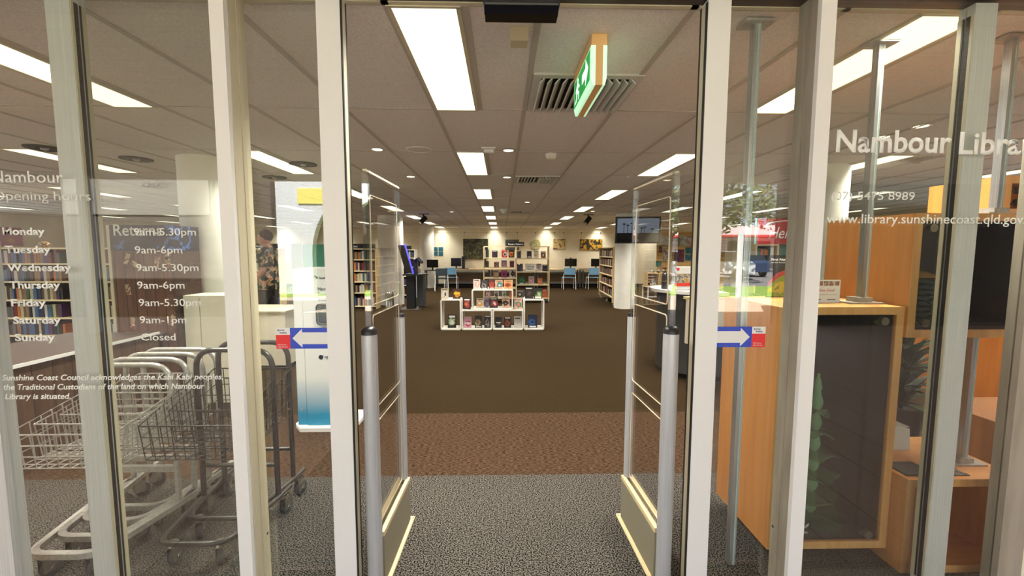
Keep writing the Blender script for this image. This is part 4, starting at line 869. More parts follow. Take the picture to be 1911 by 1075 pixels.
for x in (4.45, 4.86, 5.27):
    for y in (12.79, 13.27): put('leg', MB().box(x-.018, x+.018, y-.018, y+.018, 0, .355), WHITE, t)
put('lower_rail', MB().box(4.45, 5.27, 12.78, 12.80, .05, .08), WHITE, t)
for i, (xa, xb) in enumerate(((4.44, 4.82), (4.85, 5.22))):
    t = thing('wooden_crate', f'slatted wooden crate on the low white stand, {["left", "right"][i]} one', 'crate', ((xa+xb)/2, 13.0, .375), 0, 'wooden crates')
    put('frame', MB().box(xa, xb, 12.85, 13.2, .3755, .40).box(xa, xb, 12.85, 13.2, .765, .79).box(xa, xa+.022, 12.85, 13.2, .40, .765).box(xb-.022, xb, 12.85, 13.2, .40, .765), MAPLE, t)
    for k in range(4): put('slat', MB().box(xa+.022, xb-.022, 13.18, 13.195, .41+.09*k, .475+.09*k), ORANGE, t)
solo('photo_card', MB().box(4.56, 4.76, 12.92, 12.935, .4005, .57, 0), cover('crate card', [W_, S(150, 140, 130), S(90, 86, 80)], 12, 3), 'white photo card inside the left wooden crate', 'card', (4.66, 12.93, .40))
solo('ornament', MB().sph((4.84, 13.0, .862), .072).sph((4.98, 13.0, .838), .048).sph((4.66, 13.0, .838), .048), cover('small ornament', [S(200, 196, 180), S(60, 60, 60), S(150, 110, 80)], 20, 2), 'cluster of small ornaments on top of the crates', 'ornament', (4.84, 13.0, .79))
CH = mat('counter charcoal', S(62, 62, 60), .6)
def stadium(r, y, cx=2.36, xr=2.42): 
    return [(cx+r*math.cos(PI/2+PI*k/20), y+r*math.sin(PI/2+PI*k/20)) for k in range(21)] + [(xr, y-r), (xr, y+r)]
t = thing('curved_counter', 'charcoal counter with rounded end and white top right of the entrance', 'counter', (2.9, 5.0, 0))
put('body', MB().prism(stadium(.48, 5.0), .06, .965, 'z'), CH, t); put('counter_top', MB().prism(stadium(.56, 5.0), .965, 1.0, 'z'), WHITE, t); put('plinth', MB().prism(stadium(.44, 5.0), 0, .06, 'z'), BLACKM, t)
put('white_panel', MB().box(1.955, 2.5, 4.40, 4.44, .46, .93).box(2.3, 2.5, 4.44, 4.56, .46, .93), CREAMP, t); put('panel_edge', MB().box(1.95, 2.5, 4.40, 4.50, .93, .955), MAPLE, t)
t = thing('pump_bottle', 'black pump bottle standing at the rounded end of the counter', 'bottle', (1.90, 4.9, 1.0))
put('bottle', MB().lathe([(.038, 0), (.04, .01), (.04, .15), (.03, .18), (.014, .19), (.014, .21)], (1.90, 4.9, 1.0), 20), BLACK, t, smooth=True); put('pump', MB().cyl((1.90, 4.9, 1.21), (1.90, 4.9, 1.235), .006).box(1.87, 1.915, 4.89, 4.91, 1.235, 1.25), BLACK, t)
t = thing('leaflet_holder', 'white leaflet box with red and orange cover on the counter', 'leaflet holder', (2.05, 4.65, 1.0))
put('box', MB().box(1.925, 2.14, 4.65, 4.75, 1.0, 1.03).box(1.925, 2.14, 4.70, 4.75, 1.03, 1.265), WHITE, t); put('leaflet', MB().box(1.93, 2.135, 4.685, 4.70, 1.03, 1.265), mat('leaflet white', S(236, 234, 228), .5), t)
put('picture', MB().box(1.93, 2.135, 4.6835, 4.685, 1.09, 1.19), cover('leaflet photo', [S(214, 190, 150), S(120, 120, 124), W_, S(230, 170, 70)], 16, 4), t); put('red_band', MB().box(1.93, 2.135, 4.683, 4.685, 1.05, 1.085), mat('leaflet red', S(226, 60, 36), .5), t); put('logo', MB().box(1.94, 1.975, 4.683, 4.685, 1.225, 1.255), mat('leaflet logo red', S(200, 24, 34), .5), t)
put('wing', MB().prism([(2.02, 1.235), (2.03, 1.24), (2.01, 1.245)], 4.682, 4.684), WHITE, t)
t = thing('reception_desk', 'charcoal reception desk behind the wooden display case', 'desk', (2.95, 4.1, 0)); put('desk_top', MB().box(2.40, 3.4, 3.86, 4.4, .965, 1.0), CH, t); put('body', MB().box(2.44, 3.36, 3.9, 4.36, 0, .965), CH, t)
monitor(2.60, 4.12, 1.0, .40, .30, 'black monitor seen from behind on the reception desk', False, PI-.45)
# red Here sign and partition
RED = mat('sign red', S(176, 44, 40), .5)
t = thing('direction_sign', 'red sign with white arrow and the word Here on a partition', 'sign', (4.75, 7.0, 1.55))
put('panel', MB().box(4.24, 5.4, 6.97, 7.0, 1.56, 1.98), RED, t); letters('lettering', 'Here', TXT, t, 4.41, 6.968, 1.655, .46, .2, .005, .3)
arc = [(4.36+.62*(1-math.cos(a))*.75, 1.86+.09*math.sin(a)) for a in [PI*k/16*.75 for k in range(17)]]
put('arrow', MB().tube([(x, 6.968, z) for x, z in arc], .011, 6).prism([(4.30, 1.83), (4.40, 1.92), (4.42, 1.86), (4.45, 1.84)], 6.962, 6.969), TXT, t)
t = thing('partition', 'teal partition carrying the red Here sign', 'partition', (5.0, 7.05, 0)); put('panel', MB().box(4.22, 6.2, 7.0, 7.05, .05, 1.99), mat('partition teal', S(84, 120, 118), .8), t); put('foot', MB().box(4.4, 4.5, 6.85, 7.2, 0, .05).box(5.9, 6.0, 6.85, 7.2, 0, .05), SILVER, t)
t, M = bookcase('bookcase', 'low cream bookcase behind the reception monitor', (3.86, 6.4, 0), 0, .36, .3, 1.55, [1.30, 1.0, .7, .4, .1], SHC, SHC)
spines(M, .03, .33, 1.30, .2, 'on the low cream bookcase behind the reception monitor', 'books behind the reception monitor')
t = thing('partition', 'maroon and white low partition behind the right display cases', 'partition', (5.3, 6.0, 0)); put('panel', MB().box(4.5, 6.2, 6.0, 6.05, .05, 1.29), mat('partition maroon', S(110, 40, 40), .8), t); put('cap_board', MB().box(4.5, 6.2, 6.0, 6.05, 1.31, 1.75), CREAMP, t); put('rail', MB().box(4.5, 6.2, 5.99, 6.06, 1.29, 1.31), BLACK, t); put('foot', MB().box(4.6, 4.7, 5.85, 6.2, 0, .05), SILVER, t)
# ------------------------------------------------------------------ wooden display cases and aluminium poles by the right window
VELVET = noisy('dark display backing', S(38, 35, 36), S(48, 44, 45), (60, 60, 60), .9)
def case(name, label, x0, x1, y0, y1, z0, z1, back=VELVET, front=True, th=.034):
    t = thing(name, label, 'display case', ((x0+x1)/2, (y0+y1)/2, z0))
    put('side_panel', MB().box(x0, x0+th, y0, y1, z0, z1), BEECH, t); put('side_panel', MB().box(x1-th, x1, y0, y1, z0, z1), BEECH, t)
    put('top_panel', MB().box(x0+th, x1-th, y0, y1, z1-th, z1), wood('beech top', S(200, 132, 64), S(216, 150, 82), 'x'), t); put('bottom_panel', MB().box(x0+th, x1-th, y0, y1, z0, z0+th), MATS['beech top'], t)
    put('front_edging', MB().box(x0, x0+th, y0-.003, y0, z0, z1).box(x1-th, x1, y0-.003, y0, z0, z1).box(x0+th, x1-th, y0-.003, y0, z0, z0+th).box(x0+th, x1-th, y0-.003, y0, z1-th, z1), BEECHE, t)
    put('back_panel', MB().box(x0+th, x1-th, y1-.016, y1-.004, z0+th, z1-th), back, t)
    if front and z0 < 1.2: put('lining', MB().box(x0+th, x0+th+.004, y0+.014, y1-.016, z0+th, z1-th).box(x1-th-.004, x1-th, y0+.014, y1-.016, z0+th, z1-th).box(x0+th, x1-th, y0+.014, y1-.016, z1-th-.004, z1-th).box(x0+th, x1-th, y0+.014, y1-.016, z0+th, z0+th+.0005), back, t)
    if front:
        put('glass_door', MB().box(x0+th+.002, x1-th-.002, y0+.004, y0+.010, z0+th+.002, z1-th-.002), CASEGL, t)
        for cx, cz in ((x0+th+.05, z1-th-.03), (x1-th-.05, z1-th-.03), (x1-th-.05, z0+th+.03), (x0+th+.05, z0+th+.03)):
            put('clamp', MB().cyl((cx, y0-.004, cz), (cx, y0+.018, cz), .018, n=20).box(cx-.03, cx-.01, y0+.010, y0+.02, cz-.012, cz+.0), mat('bronze clamp', S(120, 112, 96), .3, .7), t)
    return t
A = case('display_case', 'tall beech display case with glass front and green glass tree inside', 1.218, 1.777, 1.82, 2.28, .066, 1.19)
B = case('display_case', 'upper wall of beech display case with stacked glass sculpture behind glass', 1.793, 2.58, 1.82, 2.32, 1.053, 1.60)
B['label'] = 'upper beech display case holding the stacked wavy glass sculpture'
Ebox = case('display_case', 'low open beech display case on the floor at far right', 1.780, 2.30, 1.745, 2.17, 0, .436, ORANGE, False)
case('display_case', 'orange box resting on the upper display case at the right edge', 2.33, 3.1, 1.95, 2.30, 1.60, 1.785, ORANGE, True)
def pole(x, y, z0, z1, label, foot=True, wx=.014, wy=.034):
    t = thing('display_pole', label, 'pole', (x, y, z0), 0, 'aluminium display poles')
    put('profile', MB().box(x-wx, x+wx*.1, y-wy/2, y+wy/2, z0+.012, z1-.01), STEEL, t); put('glass_edge', MB().box(x+wx*.15, x+wx*.55, y-wy/2, y+wy/2, z0+.012, z1-.01), mat('pale green acrylic edge', S(176, 196, 190), .2), t); put('front_rib', MB().box(x+wx*.6, x+wx, y-wy/2, y+wy/2, z0+.012, z1-.01), mat('bright aluminium', S(214, 220, 222), .25, .6), t)
    if foot: put('base_plate', MB().box(x-.085, x+.075, y-.05, y+.05, z0, z0+.008).box(x-.045, x+.025, y-.035, y+.035, z0+.008, z0+.03), SILVER, t)
    put('head_plate', MB().box(x-.06, x+.06, y-.04, y+.04, z1-.01, z1), SILVER, t)
pole(1.045, 1.81, 0, CEIL-.006, 'floor to ceiling aluminium pole at the left of the beech display case', False)
pole(1.70, 1.96, 1.19, CEIL-.006, 'aluminium pole standing on top of the tall beech display case')
pole(2.19, 1.90, .436, 1.053, 'short aluminium pole standing on the low open display case')
pole(2.24, 1.90, 1.60, CEIL-.006, 'aluminium pole standing on top of the upper display case')
pole(1.60, 2.0, 0, .066, 'short aluminium foot under the tall beech display case', False)
# green glass tree
GG = mat('green glass', S(150, 205, 150), .04); p_ = GG.node_tree.nodes['Principled BSDF']; p_.inputs['Transmission Weight'].default_value = .4; p_.inputs['IOR'].default_value = 1.3
GT = mat('thin green glass', S(170, 215, 165), .03); p_ = GT.node_tree.nodes['Principled BSDF']; p_.inputs['Transmission Weight'].default_value = .8; p_.inputs['IOR'].default_value = 1.35
cx, cy = 1.565, 2.02
t = thing('glass_tree', 'green glass tree sculpture with wavy tiers inside the tall display case', 'sculpture', (cx, cy, .10))
put('base_leaf', MB().lathe([(.02, .012), (.10, .016), (.135, .012), (.14, .006), (.02, .0)], (cx, cy, .1012), 40, lambda a, i: (1+.12*math.sin(3*a), .008*(1+math.sin(4*a+1)))), GT, t, smooth=True)
zz = [.155, .26, .36, .465, .565, .665]; rr = [.125, .115, .105, .09, .07, .05]
for i in range(6):
    z = .125+.105*i if i else .117
    put('stem', MB().lathe([(.012, 0), (.024, .02), (.028, .045), (.02, .075), (.012, .104)], (cx, cy, z), 20), GG, t, smooth=True)
    if i: put('tier', MB().lathe([(.012, .004), (rr[i]*.6, .006), (rr[i], -.006), (rr[i]*1.03, -.012), (rr[i]*.6, 0), (.012, -.002)], (cx, cy, z), 44, lambda a, q, i=i: (1+.16*math.sin(3*a+i), .014*math.sin(4*a+i*2) if q in (2, 3) else 0)), GT, t, smooth=True)
put('finial', MB().lathe([(.012, 0), (.02, .03), (.012, .07), (.006, .085), (.009, .095), (.002, .1)], (cx, cy, .735), 16), GG, t, smooth=True)
t = thing('name_card', 'dark card reading Sunshine Pot Tree at the foot of the glass tree', 'card', (1.39, 1.87, .101)); put('card', MB().box(1.325, 1.455, 1.865, 1.868, .1012, .172), mat('card dark teal', S(24, 34, 40), .5), t)
letters('lettering', 'Sunshine', TXT, t, 1.36, 1.864, .135, .075, .02, .0); letters('lettering', 'Pot Tree', TXT, t, 1.38, 1.864, .108, .06, .018, .0); put('leaf_mark', MB().prism([(1.43, .15), (1.445, .16), (1.44, .14)], 1.8635, 1.8645), TXT, t)
# stacked glass in the upper case
BG = mat('blue grey glass', S(120, 132, 128), .08); p_ = BG.node_tree.nodes['Principled BSDF']; p_.inputs['Transmission Weight'].default_value = .35
t = thing('glass_stack', 'stack of wavy blue grey glass discs with an amber lid in the upper display case', 'sculpture', (2.05, 2.05, 1.0875))
for i in range(8):
    z = 1.0878+.027*i; put('disc', MB().lathe([(.03, 0), (.064, .006), (.07, .014), (.064, .022), (.03, .027)], (2.05, 2.05, z), 36, lambda a, q, i=i: (1+.07*math.sin(4*a+i), .004*math.sin(5*a+i*1.7) if 0 < q < 4 else 0)), BG, t, smooth=True)
put('lid', MB().lathe([(.03, 0), (.072, .004), (.06, .02), (.03, .034), (.005, .038)], (2.05, 2.05, 1.304), 30, lambda a, q: (1+.06*math.sin(5*a), 0)), mat('amber glass', S(206, 160, 96), .15), t, smooth=True)
solo('glass_dish', MB().lathe([(.02, 0), (.05, .012), (.055, .02), (.03, .01)], (1.90, 1.95, 1.0878), 20), MATS['amber glass'], 'small amber glass dish at the left of the upper case', 'dish', (1.9, 1.95, 1.0878), smooth=True)
solo('glass_dish', MB().lathe([(.02, 0), (.06, .012), (.07, .016), (.03, .008)], (2.22, 2.03, 1.0878), 20), MATS['amber glass'], 'flat amber glass dish at the right of the glass stack', 'dish', (2.22, 2.03, 1.0878), smooth=True)
# things on the tall case
t = thing('framed_notice', 'black notice about First Nations with green and yellow art on the tall case', 'notice', (1.50, 2.22, 1.19))
put('board', MB().box(1.405, 1.60, 2.215, 2.225, 1.1905, 1.41), BLACK, t); put('artwork', MB().prism([(1.41, 1.195), (1.595, 1.195), (1.595, 1.33), (1.53, 1.325), (1.47, 1.30), (1.41, 1.25)], 2.213, 2.215), cover('notice art', [S(120, 150, 40), S(200, 180, 40), S(90, 130, 40)], 12, 2), t)
put('red_arc', MB().prism([(1.41, 1.25), (1.47, 1.30), (1.53, 1.325), (1.595, 1.33), (1.595, 1.35), (1.53, 1.345), (1.46, 1.32), (1.41, 1.27)], 2.213, 2.215), mat('notice red', S(150, 40, 36), .5), t)
letters('lettering', 'First Nations', TXT, t, 1.422, 2.214, 1.385, .11, .013, .015); letters('lettering', 'on the Sunshine Coast', TXT, t, 1.422, 2.214, 1.372, .13, .008)
t = thing('leaflet_stand', 'white card with small pictures in a clear stand on the tall case', 'leaflet stand', (1.72, 1.93, 1.19))
put('card', MB().box(1.46, 1.60, 1.965, 1.968, 1.192, 1.30), WHITE, t); put('holder', MB().box(1.455, 1.605, 1.97, 1.973, 1.19, 1.302).box(1.455, 1.605, 1.95, 2.0, 1.1902, 1.192), CASEGL, t)
for i in range(5): put('picture', MB().box(1.468+.026*i, 1.49+.026*i, 1.9642, 1.965, 1.272, 1.294), cover(f'card picture {i}', [S(190, 140, 110), S(120, 90, 70), S(210, 200, 180)], 60, i), t)
letters('lettering', 'free Email', mat('card red ink', S(170, 60, 70), .5), t, 1.50, 1.9648, 1.245, .075, .014, 0, .3)
put('rule', MB().box(1.47, 1.59, 1.9644, 1.965, 1.228, 1.2295).box(1.475, 1.51, 1.9644, 1.965, 1.205, 1.209).box(1.54, 1.58, 1.9644, 1.965, 1.205, 1.209), mat('grey ink', S(90, 90, 96), .5), t)
# things on and in the low open case
solo('pamphlet', MB().box(1.99, 2.09, 1.77, 1.88, .4365, .440), cover('pamphlet photo', [S(120, 100, 84), S(60, 48, 40), S(180, 150, 120)], 26, 3), 'pamphlet with a brown photograph lying on the low case', 'pamphlet', (2.1, 1.87, .436))
solo('black_folder', MB().box(1.80, 1.94, 1.77, 1.89, .4365, .444, .002), BLACK, 'black folder lying at the left of the low case', 'folder', (1.9, 1.87, .436))
t = thing('tent_card', 'white folded tent card standing at the back of the low case', 'card', (1.95, 2.08, .436))
put('panel', MB().prism([(1.88, .4365), (2.06, .4365), (2.05, .546), (1.985, .566)], 2.02, 2.023), WHITE, t); put('panel', MB().prism([(1.90, .4365), (2.08, .4365), (2.05, .546), (1.985, .566)], 2.10, 2.103), WHITE, t); put('fold', MB().box(1.985, 2.05, 2.023, 2.10, .553, .556), WHITE, t)
t = thing('book', 'dark brown book standing tilted at the left inside the low open case', 'book', (1.86, 1.9, .2)); put('cover', MB().prism([(1.816, .24), (1.868, .35), (1.868, .392), (1.816, .388)], 1.86, 1.94), mat('book dark plum', S(62, 40, 36), .5), t); put('pages', MB().prism([(1.818, .378), (1.865, .38), (1.865, .39), (1.818, .386)], 1.855, 1.86), PAGES, t)
solo('book_stand', MB().box(1.8155, 1.837, 1.945, 1.99, .0345, .30), BLACK, 'black book support behind the tilted book in the low case', 'stand', (1.82, 1.93, .0345))
# plant between the cases
LEAFM = noisy('dark leaf', S(26, 44, 26), S(44, 66, 38), (30, 30, 30), .45)
t = thing('potted_plant', 'dark green leafy plant between the display cases', 'plant', (2.98, 3.02, 0))
put('pot', MB().lathe([(.10, 0), (.14, .28), (.15, .30), (.13, .30), (.12, .26), (.01, .26)], (2.98, 3.02, 0), 28), mat('pot charcoal', S(40, 38, 38), .5), t, smooth=True)
random.seed(3)
for i in range(70):
    a = random.uniform(0, 2*PI); ln = random.uniform(.22, .42); el = random.uniform(.3, 1.4); base = Vector((2.98+.02*math.cos(a), 3.02+.02*math.sin(a), random.uniform(.28, .85)))
    pts = [base + Vector((math.cos(a)*math.cos(el)*ln*f, math.sin(a)*math.cos(el)*ln*f, math.sin(el)*ln*f - .28*f*f*ln)) for f in [k/6 for k in range(7)]]
    mb = MB(); side = Vector((-math.sin(a), math.cos(a), 0)); prev = None
    for k, p in enumerate(pts):
        w_ = .028*1.4*math.sin(PI*(.12+.88*k/6))+.001; c = [mb.bm.verts.new(p-side*w_), mb.bm.verts.new(p+Vector((0, 0, -.006))), mb.bm.verts.new(p+side*w_)]
        if prev:
            for j in (0, 1): mb.bm.faces.new((prev[j], prev[j+1], c[j+1], c[j]))
        prev = c
    o = put('leaf', mb, LEAFM, t, smooth=True); so = o.modifiers.new('thick', 'SOLIDIFY'); so.thickness = .0015
put('stem', MB().cyl((2.98, 3.02, .25), (2.98, 3.02, .9), .014), LEAFM, t)
# further cabinets on the far right
def cab(label, x0, x1, y0, y1, h, m=ORANGE):
    t = thing('wooden_cabinet', label, 'cabinet', ((x0+x1)/2, (y0+y1)/2, 0)); put('carcass', MB().box(x0, x1, y0, y1, .04, h, .003), m, t); put('plinth', MB().box(x0+.02, x1-.02, y0+.02, y1-.02, 0, .04), BLACKM, t); return t
cab('large orange cabinet farther back behind the low display case', 4.2, 4.9, 3.35, 4.5, 1.02)
tt = cab('low brown cabinet at the far right edge behind the low case', 2.72, 3.4, 2.1, 2.6, .50, wood('brown veneer', S(120, 76, 40), S(140, 92, 54)))
t = thing('floor_grille', 'white barred grille standing behind the low display case', 'grille', (2.45, 1.98, 0)); put('bars', MB().box(2.40, 2.52, 1.97, 1.985, .0, .012).box(2.40, 2.52, 1.97, 1.985, .03, .04).box(2.40, 2.52, 1.97, 1.985, .06, .07).box(2.40, 2.52, 1.97, 1.985, .09, .10).box(2.40, 2.52, 1.97, 1.985, .12, .13), WHITE, t); put('frame', MB().box(2.52, 2.54, 1.965, 1.99, 0, .14).box(2.385, 2.40, 1.965, 1.99, 0, .14), BLACKM, t)

# ------------------------------------------------------------------ the person walking behind the returns desk
def skinned(chains, remesh=None, extra=None, sub=1):
    """chains: lists of (point, radius); joined where points coincide; returns a bmesh of the skinned surface"""
    me = bpy.data.meshes.new('sk'); idx = {}; V = []; Rr = []; Ed = []
    for ch in chains:
        pv = None
        for p, r in ch:
            k = tuple(round(c, 4) for c in p)
            if k not in idx: idx[k] = len(V); V.append(p); Rr.append(r)
            if pv is not None: Ed.append((pv, idx[k]))
            pv = idx[k]
    me.from_pydata(V, Ed, []); o = bpy.data.objects.new('sk', me); COL.objects.link(o)
    m = o.modifiers.new('s', 'SKIN'); m.use_smooth_shade = True
    for v, r in zip(me.skin_vertices[0].data, Rr): v.radius = (r, r) if not isinstance(r, tuple) else r
    me.skin_vertices[0].data[0].use_root = True
    sm = o.modifiers.new('b', 'SUBSURF'); sm.levels = sm.render_levels = sub
    dg = bpy.context.evaluated_depsgraph_get(); dg.update(); e = bpy.data.meshes.new_from_object(o.evaluated_get(dg))
    mb = MB(); mb.bm.from_mesh(e); bpy.data.meshes.remove(e); bpy.data.objects.remove(o); bpy.data.meshes.remove(me)
    if extra: extra(mb)
    if remesh:
        me = bpy.data.meshes.new('rm'); mb.bm.to_mesh(me); mb.bm.free(); o = bpy.data.objects.new('rm', me); COL.objects.link(o)
        r = o.modifiers.new('r', 'REMESH'); r.mode = 'VOXEL'; r.voxel_size = remesh; s = o.modifiers.new('sm', 'SMOOTH'); s.iterations = 2; s.factor = .4
        dg = bpy.context.evaluated_depsgraph_get(); dg.update(); e = bpy.data.meshes.new_from_object(o.evaluated_get(dg)); bpy.data.objects.remove(o); bpy.data.meshes.remove(me)
        mb = MB(); mb.bm.from_mesh(e); bpy.data.meshes.remove(e)
    return mb
SKIN = noisy('warm skin', S(196, 140, 116), S(206, 152, 128), (12, 12, 12), .55)
# local: walking towards +y, up z
arms = {-1: [(-.175, 0, 1.42), (-.225, -.06, 1.17), (-.215, .10, .99), (-.205, .16, .94)], 1: [(.175, 0, 1.42), (.225, .05, 1.17), (.21, .20, 1.02), (.205, .26, .98)]}
legs = {-1: [(-.09, 0, .90), (-.095, .13, .50), (-.09, .22, .09)], 1: [(.09, 0, .90), (.095, .02, .50), (.09, -.22, .13)]}
def body_extra(mb):
    mb.sph((0, .035, 1.625), .1, (.78, .95, 1.16), 24); mb.sph((0, .055, 1.575), .075, (.80, .95, 1.0), 20)      # skull, jaw
    mb.sph((0, .135, 1.605), .018, (.8, 1.25, 1.3), 12)                                                           # nose
    mb.sph((0, .12, 1.565), .022, (1.2, .6, .45), 12)                                                             # lips
    for s in (-1, 1): mb.sph((s*.079, .03, 1.61), .028, (.35, .7, 1.1), 12); mb.sph((s*.032, .118, 1.648), .02, (1.3, .5, .5), 10)
    for s in (-1, 1):
        w0, h0 = Vector(arms[s][2]), Vector(arms[s][3]); d = (h0-w0).normalized(); mb.sph(h0+d*.02, .042, (.5, .95, .95), 14)
        for k, (dx, L) in enumerate(((-.026, .060), (-.009, .072), (.009, .066), (.026, .05))):
            b0 = h0+d*.05+Vector((0, dx, -dx*.6)); b1 = b0+d*L*.5+Vector((0, 0, -.008)); b2 = b1+(d+Vector((0, -.35, -.7))).normalized()*L*.5
            mb.cyl(b0, b1, .0098, .0092, 8); mb.cyl(b1, b2, .0092, .008, 8); mb.sph(b2, .008, n=8); mb.sph(b1, .0093, n=8)
        th0 = w0+d*.035+Vector((0, .02, .012)); th1 = th0+(d+Vector((0, 1.0, .1))).normalized()*.035; mb.cyl(th0, th1, .012, .0105, 8); mb.cyl(th1, th1+d*.03, .0105, .009, 8); mb.sph(th1+d*.03, .009, n=8)
ch = [[((0, 0, .94), (.15, .11)), ((0, 0, 1.10), (.135, .105)), ((0, -.005, 1.28), (.155, .11)), ((0, -.01, 1.42), (.11, .085)), ((0, .0, 1.48), .058), ((0, .02, 1.56), .055)]]
for s in (-1, 1):
    a = arms[s]; ch.append([((0, -.01, 1.42), (.11, .085)), (a[0], .06), (a[1], .047), (a[2], .032), (a[3], .034)])
    l = legs[s]; ch.append([((0, 0, .94), (.15, .11)), (l[0], .095), (l[1], .062), (l[2], .042)])
P = thing('person', 'person in a dark floral shirt and dark trousers walking left behind the low cream cabinet', 'person', (-3.52, 6.5, 0), PI/2)
bod = put('body', skinned(ch, .011, body_extra), SKIN, P, True, True)
FLOR = cover('floral shirt print', [S(24, 28, 28), S(70, 92, 62), S(214, 176, 130), S(196, 110, 96)], 13, 5)
def worn(body, keep, out):
    """a garment that follows the body: the kept part of its surface moved outwards and given thickness"""
    mb = MB(); mb.bm.from_mesh(body.data); bmesh.ops.recalc_face_normals(mb.bm, faces=mb.bm.faces); mb.bm.normal_update()
    off = {v: v.normal.copy() for v in mb.bm.verts}
    bmesh.ops.delete(mb.bm, geom=[f for f in mb.bm.faces if not keep(f.calc_center_median())], context='FACES')
    for v in mb.bm.verts: v.co += off[v]*out
    for _ in range(3): bmesh.ops.smooth_vert(mb.bm, verts=[v for v in mb.bm.verts if not v.is_boundary], factor=.5, use_axis_x=True, use_axis_y=True, use_axis_z=True)
    bmesh.ops.solidify(mb.bm, geom=mb.bm.faces[:], thickness=.006); return mb
put('shirt', worn(bod, lambda c: .86 < c.z < 1.475 and (abs(c.x) < .178 or c.z > 1.20), .022), FLOR, P, True, True)
put('trousers', worn(bod, lambda c: .11 < c.z < 1.0 and abs(c.x) < .178, .014), mat('dark trousers', S(44, 38, 40), .8), P, True, True)
hr = MB().sph((0, .02, 1.655), .102, (.84, .98, 1.0), 24)
bmesh.ops.bisect_plane(hr.bm, geom=hr.bm.verts[:]+hr.bm.edges[:]+hr.bm.faces[:], plane_co=(0, .06, 1.655), plane_no=(0, .75, -.62), clear_outer=True)
put('hair', hr, mat('short brown hair', S(70, 52, 40), .8), P, True, True)
for s in (-1, 1):
    x, y, z = legs[s][2]; f = MB().box(x-.045, x+.045, y-.09, y+.17, 0, .075, .03, 3)
    if s > 0: f.bm.transform(Matrix.Translation((x, y+.15, 0)) @ Matrix.Rotation(-.22, 4, 'X') @ Matrix.Translation((-x, -y-.15, 0)))
    put('shoe', f, BLACK, P, True, True)
    put('eye', MB().sph((s*.031, .112, 1.632), .011, n=12), mat('eye', S(60, 50, 44), .2), P, True)

# ------------------------------------------------------------------ outdoors behind the camera: what the glass reflects
POSTW = mat('white post paint', S(236, 238, 240), .5)
solo('bollard_post', MB().cyl((7.55, -10.0, -.004), (7.55, -10.0, 2.1), .085, n=24), POSTW, 'tall white round post outside at the edge of the lawn', 'post', (7.55, -10.0, -.004), smooth=True)
solo('verandah_post', MB().cyl((-7.2, -4.4, -.002), (-7.2, -4.4, 2.7), .09, n=20), POSTW, 'white post outside holding up the boarded soffit', 'post', (-7.2, -4.4, -.002), smooth=True)
t = thing('white_building', 'white rendered building outside with a round arch and yellow notice', 'building', (-5.4, -11.2, 0))
arch = [(-6.35, 0), (-6.35, 1.3)] + [(-5.05-1.3*math.cos(a), 1.3+1.9*math.sin(a)) for a in [PI*k/24 for k in range(1, 24)]] + [(-3.75, 1.3), (-3.75, 0)]
put('wall', MB().prism([(-7.6, 0)] + arch + [(-3.0, 0), (-3.0, 4.4), (-7.6, 4.4)], -11.4, -11.1), planks('render joints', S(226, 230, 232), S(236, 238, 238), 1.0, 0, S(170, 176, 180)), t)
put('inner_wall', MB().box(-6.6, -3.4, -13.2, -13.1, 0, 3.4).box(-6.6, -6.5, -13.1, -11.4, 0, 3.4).box(-3.5, -3.4, -13.1, -11.4, 0, 3.4).box(-6.6, -3.4, -13.2, -11.4, 3.4, 3.5), mat('dark green inner wall', S(30, 52, 40), .8), t)
put('notice', MB().box(-6.75, -5.7, -11.1, -11.06, 3.0, 3.5), mat('yellow notice', S(228, 214, 100), .6), t)
t = thing('council_sign', 'beige sign board high on the outside wall lettered Sunshine Coast Council', 'sign', (-7.6, -6.09, 2.2))
put('board', MB().box(-9.2, -6.2, -6.098, -6.07, 2.2, 3.9), mat('sign beige', S(112, 105, 95), .7), t)
letters('lettering', 'Sunshine Coast', mat('sign charcoal', S(30, 29, 28), .6), t, -6.7, -6.068, 2.95, 1.55, .19, .03, face='+y'); letters('lettering', 'COUNCIL', MATS['sign charcoal'], t, -7.05, -6.068, 2.77, .55, .1, .0, face='+y')
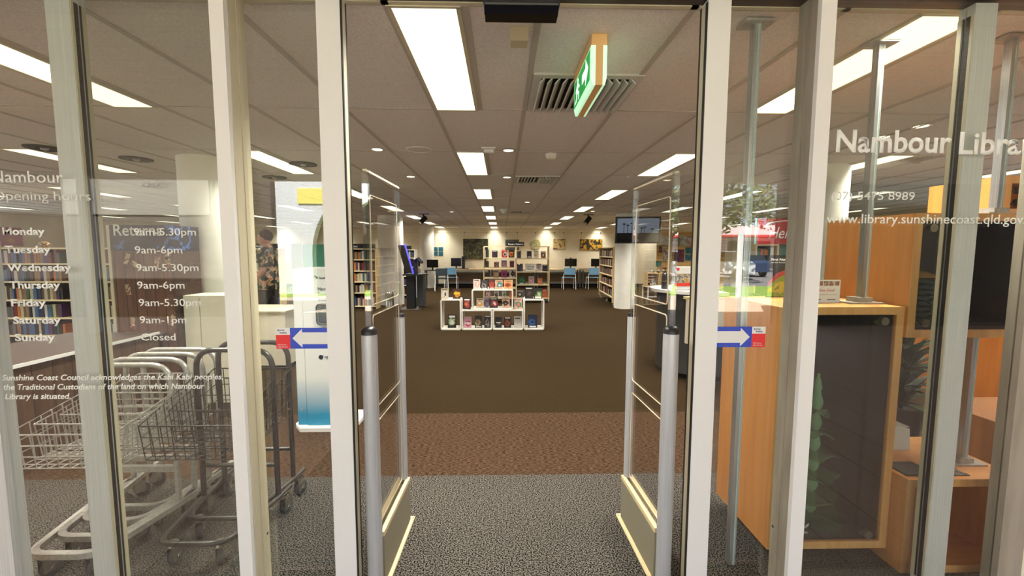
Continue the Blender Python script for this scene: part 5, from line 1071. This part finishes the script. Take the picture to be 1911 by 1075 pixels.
def tree(x, y, h, label, R=2.4, seed=1):
    random.seed(seed); t = thing('tree', label, 'tree', (x, y, -.004), 0, 'street trees'); tk = MB().cyl((x, y, -.004), (x+.2, y, h*.55), .22, .14, 12)
    for k in range(6):
        a = k*PI/3; tk.cyl((x+.2, y, h*.5), (x+.2+R*.7*math.cos(a), y+R*.7*math.sin(a), h*.85), .08, .03, 8)
    put('trunk', tk, noisy('bark', S(84, 66, 54), S(110, 88, 72), (6, 6, 2), .9), t)
    f = MB()
    for k in range(1500):
        u = Vector((random.gauss(0, 1), random.gauss(0, 1), random.gauss(0, 1))).normalized()*(random.random()**.4)
        c = Vector((x+.2+u.x*R, y+u.y*R, h*.86+u.z*R*.6)); s = random.uniform(.10, .2)
        a, b = Vector((random.gauss(0, 1), random.gauss(0, 1), random.gauss(0, .6))).normalized()*s, Vector((random.gauss(0, 1), random.gauss(0, 1), random.gauss(0, .6))).normalized()*s*.6
        f.bm.faces.new([f.bm.verts.new(c-a), f.bm.verts.new(c-b), f.bm.verts.new(c+a), f.bm.verts.new(c+b)])
    put('foliage', f, noisy('foliage', S(70, 92, 36), S(120, 110, 70), (2, 2, 2), .7), t)
tree(9.2, -15.6, 4.2, 'broad street tree outside beyond the lawn, nearest the white post', 2.3, 4)
tree(19, -25, 5.5, 'street tree outside across the road behind the parked cars', 3.2, 9)
def car(x, y, rz, m, label):
    t = thing('car', label, 'car', (x, y, 0), rz, 'parked cars')
    put('body', MB().prism([(-2.1, .3), (-2.1, .75), (-1.2, .9), (1.9, .95), (2.05, .8), (2.05, .3)], -.82, .82), m, t, True)
    put('cabin', MB().prism([(-1.15, .9), (-.5, 1.42), (1.2, 1.45), (1.85, .95)], -.72, .72), mat('car glass', S(30, 36, 42), .1), t, True); put('roof', MB().box(-.45, 1.15, -.70, .70, 1.42, 1.47, .02), m, t, True)
    for wx in (-1.3, 1.3):
        for wy in (-.8, .8):
            w = put('wheel', MB().cyl((wx, wy-.1, .31), (wx, wy+.1, .31), .31, n=22), BLACKM, t, True); put('hub', MB().cyl((wx, wy-.11, .31), (wx, wy+.11, .31), .16, n=14), SILVER, w, True)
car(11.3, -19.5, .4, mat('car white', S(240, 242, 244), .3), 'white hatchback parked outside across the road'); car(14.6, -22.5, 1.7, mat('car navy', S(40, 56, 84), .3), 'navy car parked outside across the road'); car(4.5, -21, 1.5, mat('car silver', S(180, 184, 188), .3), 'silver car parked outside opposite the entrance')
t = thing('far_shops', 'white shopfronts outside across the road', 'building', (8, -34, 0)); put('wall', MB().box(-26, 34, -36, -34, 0, 3.8), mat('shop render', S(222, 222, 218), .8), t); put('awning', MB().box(-26, 34, -34, -31.5, 2.7, 2.85), mat('shop awning', S(190, 60, 60), .7), t)
for i in range(12): put('shop_window', MB().box(-25+5*i, -21.2+5*i, -34.0, -33.95, .4, 2.4), MATS['car glass'], t)
